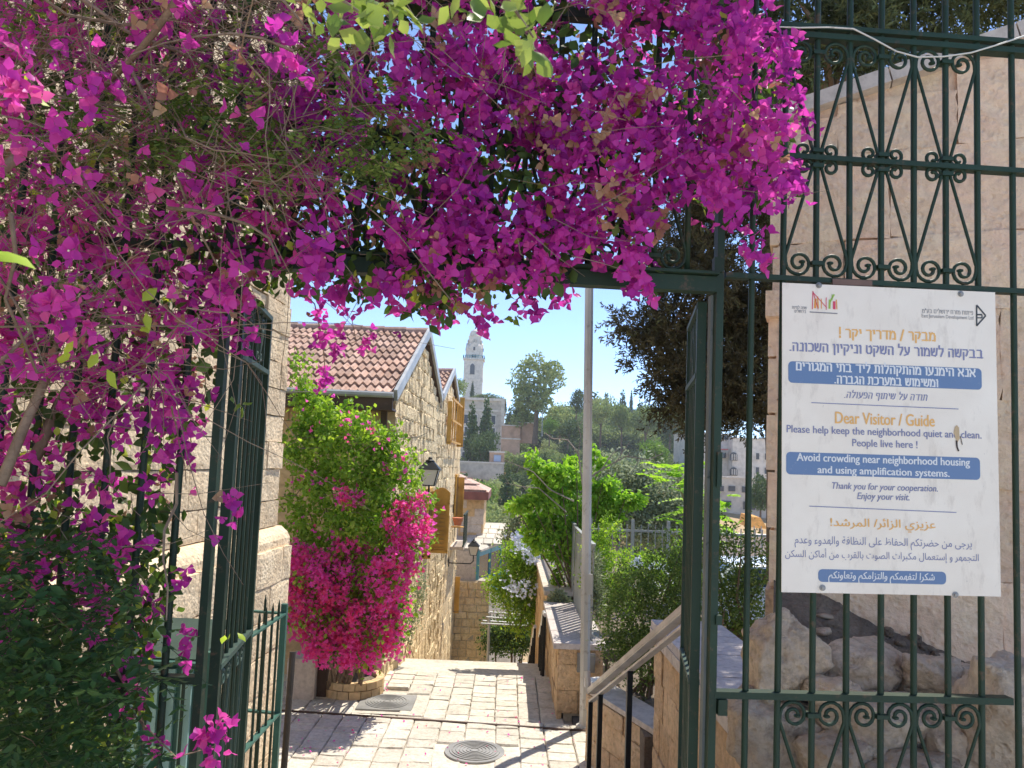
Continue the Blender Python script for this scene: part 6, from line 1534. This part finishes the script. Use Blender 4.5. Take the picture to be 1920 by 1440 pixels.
# ------------------------------------------------------------------ purple bougainvillea over the gate
REG = np.array([(-60, -260), (1560, -260), (1430, -60), (1400, 10), (1465, 60), (1480, 130), (1500, 220), (1455, 290), (1490, 350), (1440, 372), (1380, 410), (1330, 405), (1300, 350), (1240, 380), (1232, 520), (1195, 540), (1150, 480), (1090, 470), (1045, 535), (960, 550), (880, 545), (835, 600), (795, 590), (705, 560), (620, 550), (560, 540), (440, 540), (425, 700), (360, 790), (335, 900), (310, 1000), (325, 1100), (290, 1200), (262, 1330), (230, 1460), (-80, 1460)], float)
def inside(x, y, poly=REG):
    c = np.zeros(len(x), bool); n = len(poly); j = n - 1
    for i in range(n):
        xi, yi = poly[i]; xj, yj = poly[j]
        m = ((yi > y) != (yj > y)) & (x < (xj - xi) * (y - yi) / (yj - yi + 1e-12) + xi); c ^= m; j = i
    return c
def rays(px, py, Y):
    cx = (px - 960) / FPX; cy = (720 - py + SH) / FPX; d = np.stack([cx, cy, -np.ones_like(cx)], 1) @ R3.T
    return np.array((0, 0, EYE)) + d * (Y / d[:, 1])[:, None]
def sample(r, n, densf, ylo, yhi, poly=REG):
    out = []
    tot = 0
    while tot < n:
        x = r.uniform(-80, 1560, 4 * n); y = r.uniform(-260, 1460, 4 * n); m = inside(x, y, poly) & (r.random(4 * n) < densf(x, y)); out.append(np.stack([x[m], y[m]], 1)); tot += m.sum()
    q = np.vstack(out)[:n]; Y = r.uniform(ylo, yhi, n)
    return q, rays(q[:, 0], q[:, 1], Y)
def dens_f(x, y):
    d = np.ones_like(x)
    d = np.where((x < 440) & (y > 620), .52, d)
    d = np.where((x < 330) & (y > 980), .32, d); d = np.where((x < 230) & (y > 1150), .12, d)
    d = np.where((x < 420) & (y < 620), .62, d)
    d = np.where((x < 560) & (y < 330), .32, d); d = np.where((y > 465) & (y < 535) & (x > 450) & (x < 1150), .45, d)                         # brown tangle upper left
    d = np.where((x > 430) & (x < 800) & (y > 230) & (y < 470), .66, d)
    d = np.where((x > 900) & (y > 120), 1.25, d) / 1.25
    d = np.where((x > 1020) & (x < 1110) & (y < 110), .25, d)
    return d
def dens_l(x, y):
    d = np.full_like(x, .5); d = np.where((x < 330) & (y > 900), 1.0, d); d = np.where((x > 400) & (y > 250) & (x < 1100), .8, d); d = np.where((x > 1100), .35, d)
    d = np.where((x < 440) & (y > 620) & (y < 950), .30, d); return d
r = rng_(600)
V0 = thing('purple_bougainvillea', 'huge magenta bougainvillea draped over the gate and left fence', 'climbing plant', (-2.2, 2.3, 0))
PURP = [flower_tpl(s, .62, .78) for s in range(5)]
NC = 700
qa, pa = sample(r, NC, dens_f, 2.22, 2.62)
qb, pb = sample(r, 260, lambda x, y: dens_f(x, y) * np.where((x < 440) & (y > 560), .3, 1), 2.62, 3.0)
qc, pc_ = sample(r, 90, lambda x, y: ((x < 620) & (y < 620)).astype(float), 1.75, 2.25)
ext = [(575, 560, 3.1), (590, 600, 3.1), (600, 640, 3.1), (610, 600, 3.1), (655, 525, 2.9), (640, 535, 2.9), (560, 530, 2.9), (585, 530, 2.9), (690, 545, 3.1), (693, 560, 3.1), (830, 585, 2.8), (838, 608, 2.8), (825, 560, 2.8), (848, 585, 2.8), (912, 598, 2.8), (905, 605, 2.8), (640, 640, 3.2), (635, 655, 3.2), (690, 632, 3.2), (680, 650, 3.2), (608, 700, 3.3), (606, 715, 3.3), (620, 570, 3.0), (640, 590, 3.1),
       (1420, 465, 2.4), (1405, 488, 2.4), (1435, 487, 2.4), (1415, 440, 2.4), (1490, 345, 2.4), (1502, 352, 2.4), (1470, 330, 2.4), (1490, 230, 2.4), (1500, 205, 2.4), (1495, 100, 2.4), (1010, 545, 2.7), (1035, 560, 2.7), (1060, 555, 2.7), (1000, 570, 2.7),
       (432, 955, 2.45), (436, 968, 2.45), (400, 1395, 2.4), (410, 1378, 2.4), (385, 1410, 2.4), (418, 1370, 2.4), (378, 1390, 2.4), (350, 1215, 2.45), (360, 1180, 2.5), (345, 1085, 2.4), (300, 1400, 2.4), (1180, 480, 2.45), (1195, 495, 2.45), (1205, 515, 2.45), (1190, 530, 2.45), (1175, 500, 2.4), (450, 640, 2.5), (455, 560, 2.5), (880, 520, 2.45), (520, 480, 2.45), (560, 470, 2.4), (590, 490, 2.4), (500, 465, 2.4), (940, 490, 2.4), (1010, 500, 2.45), (1050, 505, 2.45), (15, 690, 2.0), (130, 580, 1.7), (100, 560, 1.7), (30, 190, 1.5), (5, 170, 1.5), (135, 610, 1.7), (380, 395, 2.0), (360, 370, 2.0), (395, 370, 2.0), (60, 175, 1.5)]
ext = np.array(ext); pe = rays(ext[:, 0], ext[:, 1], ext[:, 2])
cl = np.vstack([pa, pb, pc_, pe]); qx = np.vstack([qa, qb, qc, ext[:, :2]]); ncl = len(cl)
cn = np.concatenate([r.integers(9, 19, NC), r.integers(5, 12, 260), r.integers(4, 9, 90), r.integers(4, 8, len(ext))])
spread = np.concatenate([np.full(NC, .034), np.full(260, .042), np.full(90, .035), np.full(len(ext), .021)])
crnd = r.random(ncl); j = np.repeat(np.arange(ncl), cn); n = len(j)
p = cl[j] + r.normal(size=(n, 3)) * spread[j][:, None] * np.array((.9, .8, 1.25))
R = rand_rot(r, n, normal=(.1, -.9, -.1), namount=.40)
s = r.uniform(.023, .037, n)
hue = np.clip(.30 * crnd[j] + .45 * r.random(n) + .12 * np.clip((900 - qx[j][:, 0]) / 900, 0, 1), 0, .9)
drycl = (r.random(ncl) < np.where((qx[:, 0] > 700) & (qx[:, 0] < 1250), .13, .06)); dry = (drycl & (np.arange(ncl) < ncl - len(ext)))[j] | (r.random(n) < .025)
cam0 = np.array((0, 0, EYE)); dist = np.linalg.norm(p - cam0, axis=1)
vis = (p[:, 1] > .5) & (np.abs(p[:, 0] / p[:, 1]) < .67) & (p[:, 2] < EYE + .53 * p[:, 1] + .2)
front = np.where(vis & ~dry)[0]; front = front[np.argsort((dist / s)[front])][:300]
FM = [make_mesh('flower', tp[0], tp[1], M['bract'], np.full(len(tp[1]), v)) for tp in PURP for v in (.15, .3, .45, .6, .8)]
cpos = p + R[:, :, 2] * (s * .15)[:, None]
for k in front:
    m = np.eye(4); m[:3, :3] = R[k] * s[k]; m[:3, 3] = p[k]; place('flower', FM[int(r.integers(5)) * 5 + min(4, int(hue[k] * 5.5))], m, V0)
rest = np.ones(n, bool); rest[front] = False
scatter('flower_mass', PURP, p[rest & ~dry], R[rest & ~dry], s[rest & ~dry], hue[rest & ~dry], M['bract'], V0)
scatter('dry_flower_mass', PURP, p[dry], R[dry], s[dry] * .9, r.random(int(dry.sum())), M['dry'], V0)
def bud_tpl():
    a = [(math.cos(k * math.pi / 3), math.sin(k * math.pi / 3)) for k in range(6)]
    V = [(0, 0, 0)] + [(.5 * x, .5 * y, 1.6) for x, y in a] + [(0, 0, 1.5)]
    F = [(0, 1 + (k + 1) % 6, 1 + k) for k in range(6)] + [(7, 1 + k, 1 + (k + 1) % 6) for k in range(6)]
    return np.array(V), np.array(F)
bm_ = r.random(n) < .10; bm_ &= ~dry
scatter('blossom_tube', [bud_tpl()], p[bm_], R[bm_], np.full(int(bm_.sum()), .0062), r.random(int(bm_.sum())), M['cream'], V0)
# leaves
n = 14000; ql, pl = sample(r, n, dens_l, 2.35, 3.0)
pl += r.normal(size=(n, 3)) * .02
R = rand_rot(r, n, (0, 0, -1), .45, (0, -.6, .4), .3); s = r.uniform(.03, .058, n); rnd = np.clip(.7 * r.random(n), 0, .85); rnd[r.random(n) < .07] = 1.0
T2 = [leaf_tpl(.62, .05, .18), leaf_tpl(.7, .1, .1)]
dist = np.linalg.norm(pl - cam0, axis=1); vis = (np.abs(pl[:, 0] / pl[:, 1]) < .66) & (pl[:, 2] < EYE + .55 * pl[:, 1]); fr2 = np.where(vis)[0]; fr2 = fr2[np.argsort((dist / s)[fr2])][:280]
LM = [make_mesh('leaf', tp[0], tp[1], M['vineleaf'], np.full(len(tp[1]), v)) for tp in T2 for v in (.2, .4, .6, .8, 1.0)]
for k in fr2:
    m = np.eye(4); m[:3, :3] = R[k] * s[k]; m[:3, 3] = pl[k]; place('leaf', LM[int(r.integers(2)) * 5 + min(4, int(rnd[k] * 5))], m, V0)
rest = np.ones(n, bool); rest[fr2] = False
scatter('leaf_mass', T2, pl[rest], R[rest], s[rest], rnd[rest], M['vineleaf'], V0)
# twigs and branches
q, tp_ = sample(r, 330, lambda x, y: (x < 700) * ((x > 330) | (y < 850)) * np.where((x < 620) & (y < 420), 1.0, np.where(x < 420, .6, .3)), 1.9, 2.75)
b = MB()
nb = 0
for k in range(230):
    a = tp_[k]; d = r.normal(size=3) * np.array((1, .4, .7)) + np.array((.25, 0, -.25)); d /= np.linalg.norm(d); L = r.uniform(.25, .8) if q[k, 0] < 430 or q[k, 1] < 350 else r.uniform(.08, .2); pts = [a]
    for m in range(5): d = d + r.normal(size=3) * .28 + np.array((0, 0, -.06)); d /= np.linalg.norm(d); pts.append(pts[-1] + d * L / 5)
    r0 = r.choice([.0016, .0024, .0045], p=[.55, .35, .10])
    if k < 90: bb = MB(); bb.tube(pts, list(np.linspace(r0 * 1.3, r0 * .5, 6)), 5); bb.o('twig', M['twig'], V0)
    else: b.tube(pts, list(np.linspace(r0, r0 * .4, 6)), 4)
b.o('twig_tangle', M['twig'], V0, kind='stuff')
# fine brown tangle at the upper left
b = MB(); q, tp_ = sample(r, 2800, lambda x, y: np.where((x < 600) & (y < 380), 1.0, np.where((x < 340) & (y < 750), .6, np.where((x < 1100) & (y < 60), .3, .03))), 1.9, 2.7)
for k in range(2800):
    a = tp_[k]; d = r.normal(size=3) * np.array((1, .3, .6)); d /= np.linalg.norm(d); L = r.uniform(.08, .3); c1 = a + d * L * .5 + r.normal(size=3) * .02
    b.tube([a, c1, c1 + d * L * .5 + r.normal(size=3) * .03], [.0014, .0011, .0006], 3, False)
b.o('dry_tangle', M['twig'], V0, kind='stuff')
for pl_, r0, y0, y1 in (([(352, -30), (290, 60), (235, 125), (198, 160)], .0105, 1.9, 2.2), ([(-20, 335), (40, 290), (65, 270)], .016, 1.9, 2.0), ([(130, -20), (240, 60), (330, 95), (400, 130), (480, 200)], .006, 2.0, 2.4),
                    ([(0, 910), (45, 800), (90, 700), (110, 640), (150, 560)], .016, 2.2, 2.4), ([(60, 870), (110, 760), (150, 690), (165, 620)], .020, 2.45, 2.6), ([(-10, 690), (60, 620), (0, 520)], .006, 2.0, 2.1), ([(20, 400), (30, 480), (10, 560), (70, 700)], .006, 1.8, 2.0),
                    ([(-10, 613), (200, 610), (350, 612)], .003, 1.9, 2.1), ([(530, 0), (640, 130), (720, 240)], .0035, 1.9, 2.2), ([(540, 70), (610, 170), (690, 300)], .003, 2, 2.2), ([(1318, 120), (1335, 180), (1330, 240), (1322, 290)], .005, 2.4, 2.45), ([(560, 540), (590, 570), (605, 640), (610, 700)], .003, 3.0, 3.25), ([(625, 560), (660, 600), (668, 640), (640, 650)], .0022, 3.1, 3.2),
                    ([(850, 560), (880, 590), (905, 600)], .002, 2.7, 2.8), ([(1000, 530), (990, 570), (968, 595)], .002, 2.7, 2.7), ([(250, 1340), (330, 1420), (400, 1400)], .003, 2.4, 2.4), ([(210, 1240), (260, 1330), (290, 1440)], .005, 2.4, 2.5), ([(690, 530), (640, 620), (700, 640)], .0016, 3, 3.2), ([(585, 545), (640, 590), (690, 640)], .0016, 3, 3.2)):
    pts = rays(np.array([a[0] for a in pl_], float), np.array([a[1] for a in pl_], float), np.linspace(y0, y1, len(pl_)))
    b = MB(); b.tube(list(pts), list(np.linspace(r0, r0 * .6, len(pts))), 8); b.o('branch', M['twig'], V0, smooth=True)
def leafset(px, py, Y, n, sp_, s0, mat, seed, parent, dn=(0, 0, -1)):
    r = rng_(seed); c_ = P(px, py, Y); p = c_ + r.normal(size=(n, 3)) * sp_; R = rand_rot(r, n, dn, .4); ms = make_mesh('leaf', *leaf_tpl(.6, .06, .16), mat, np.full(6, .9))
    for k in range(n):
        m = np.eye(4); m[:3, :3] = R[k] * s0 * r.uniform(.8, 1.2); m[:3, 3] = p[k]; place('leaf', ms, m, parent)
leafset(966, 597, 2.7, 7, .018, .035, M['vineleaf'], 1, V0); leafset(455, 760, 2.5, 5, .015, .045, M['vineleaf'], 2, V0); leafset(437, 1185, 2.5, 3, .012, .035, M['brightleaf'], 3, V0)
leafset(275, 590, 2.0, 3, .02, .05, M['brightleaf'], 4, V0); leafset(160, 660, 1.8, 4, .03, .05, M['brightleaf'], 5, V0); leafset(40, 140, 1.5, 2, .01, .04, M['brightleaf'], 6, V0)

# jasmine: pinnate climber patches
r = rng_(700); fr_ = []
for k in range(560):
    x = r.uniform(-60, 330); y = r.uniform(990, 1480)
    if x > 330 - (1200 - y) * .25 and y < 1200: continue
    if x > 130 + r.uniform(0, 150) + (60 if y > 1200 else 0): continue
    a = rays(np.array([x]), np.array([y]), np.array([r.uniform(1.75, 2.35)]))[0]; fr_.append((a, a + np.array((r.uniform(-.12, .16), r.uniform(-.12, .03), r.uniform(-.08, .07)))))
pinnate('jasmine_climber', 'dark green jasmine with pinnate leaves filling the bottom left corner', 'climbing plant', fr_, M['jasmine'], 302, .042, pairs=4, droop=.2)
fr_ = []
for (cx, cy, sx, sy, m) in ((330, 190, 50, 40, 18), (420, 230, 60, 45, 34), (450, 180, 40, 40, 20), (320, 260, 30, 25, 12), (560, 300, 40, 30, 18), (740, 260, 45, 40, 30), (720, 310, 40, 25, 22), (470, 270, 40, 20, 16), (130, 215, 40, 25, 14), (610, 110, 25, 30, 10), (40, 30, 60, 25, 14), (640, 230, 30, 40, 12), (300, 300, 60, 20, 10), (180, 280, 40, 30, 8)):
    for k in range(int(m * 2.0)):
        a = rays(np.array([cx + r.normal() * sx]), np.array([cy + r.normal() * sy]), np.array([r.uniform(1.95, 2.2)]))[0]; fr_.append((a, a + np.array((r.uniform(-.09, .09), r.uniform(-.08, .02), r.uniform(-.09, .04)))))
pinnate('jasmine_climber', 'light green jasmine sprigs scattered through the upper left bougainvillea', 'climbing plant', fr_, M['shrubleaf'], 303, .029, pairs=4, droop=.2)
# foreground leaves near the lens
r = rng_(701)
t = thing('foreground_sprig', 'soft focus light green leaves hanging close at the top of the view', 'climbing plant', P(800, -80, 1.0))
ms = [make_mesh('leaf', *leaf_tpl(.7, .05, .15), M['shrubleaf'], np.full(6, v)) for v in (.6, .75, .95)]
for (cx, cy, sx, sy, m) in ((680, 10, 45, 30, 36), (610, 20, 20, 30, 12), (740, 20, 40, 20, 16), (990, 50, 22, 30, 18), (1005, 85, 10, 20, 8), (860, 0, 60, 12, 10), (930, 20, 30, 12, 6)):
    for k in range(m):
        a = rays(np.array([cx + r.normal() * sx]), np.array([cy + r.normal() * sy]), np.array([r.uniform(.85, 1.05)]))[0]; mm = np.eye(4); mm[:3, :3] = rand_rot(r, 1, (0, 0, -1), .4)[0] * r.uniform(.022, .036); mm[:3, 3] = a; place('leaf', ms[k % 3], mm, t)
for pts in (([(560, -60), (640, 0), (700, 40)]), ([(900, -60), (960, 10), (1000, 70)])):
    b = MB(); b.tube([P(x, y, .95) for x, y in pts], [.003, .0025, .0015], 6); b.o('stem', M['twig'], t)
t = thing('single_leaf', 'single glowing yellow green leaf entering at the left edge', 'leaf', P(20, 480, .8))
V_, F_ = leaf_tpl(.45, .05, .15); a = P(-25, 470, .8); e = P(66, 492, .8); u = (e - a); L = np.linalg.norm(u); u /= L; z = np.array((0, -.55, .83)); z -= u * (u @ z); z /= np.linalg.norm(z); y = np.cross(z, u)
Rm = np.stack([u, y, z], 1) * L; mo('leaf_blade', V_ @ Rm.T + a, F_, M['limeleaf'], t, np.full(6, 1.0))
# fallen petals
r = rng_(702); t = thing('fallen_petals', 'scattered fallen pink bracts on the paving', 'petals', P(890, 1430, 8)); t['kind'] = 'stuff'
ps = []
for k in range(150):
    px, py = r.uniform(540, 1090), r.uniform(1330, 1440) if k % 2 else r.uniform(1250, 1300)
    q = PZ(px, py, LAND); 
    if q[1] > 9.4: q = PZ(px, py, low)
    if 6.9 < q[1] < 11.5: ps.append(q + (0, 0, .012))
for k in range(170): ps.append(np.array((r.uniform(-2.6, .6), 9.47 + r.normal() * .015, low + .012)))
ps = np.array(ps); scatter('petal', [leaf_tpl(.8, .1, .1)], ps, rand_rot(r, len(ps), normal=(0, 0, 1), namount=.8), r.uniform(.02, .04, len(ps)), r.random(len(ps)), M['pink'], t)

# ================================================================== air
hm = bpy.data.materials.new('haze_air'); hm.use_nodes = True; nt_ = hm.node_tree; nt_.nodes.clear()
pv = nt_.nodes.new('ShaderNodeVolumePrincipled'); pv.inputs['Color'].default_value = (.88, .94, 1.0, 1); pv.inputs['Density'].default_value = HAZE; pv.inputs['Anisotropy'].default_value = .25
mo_ = nt_.nodes.new('ShaderNodeOutputMaterial'); nt_.links.new(pv.outputs[0], mo_.inputs['Volume'])
b = MB(); b.box((0, 230, 19), (940, 640, 84)); hz = b.o('haze', hm, kind='stuff')
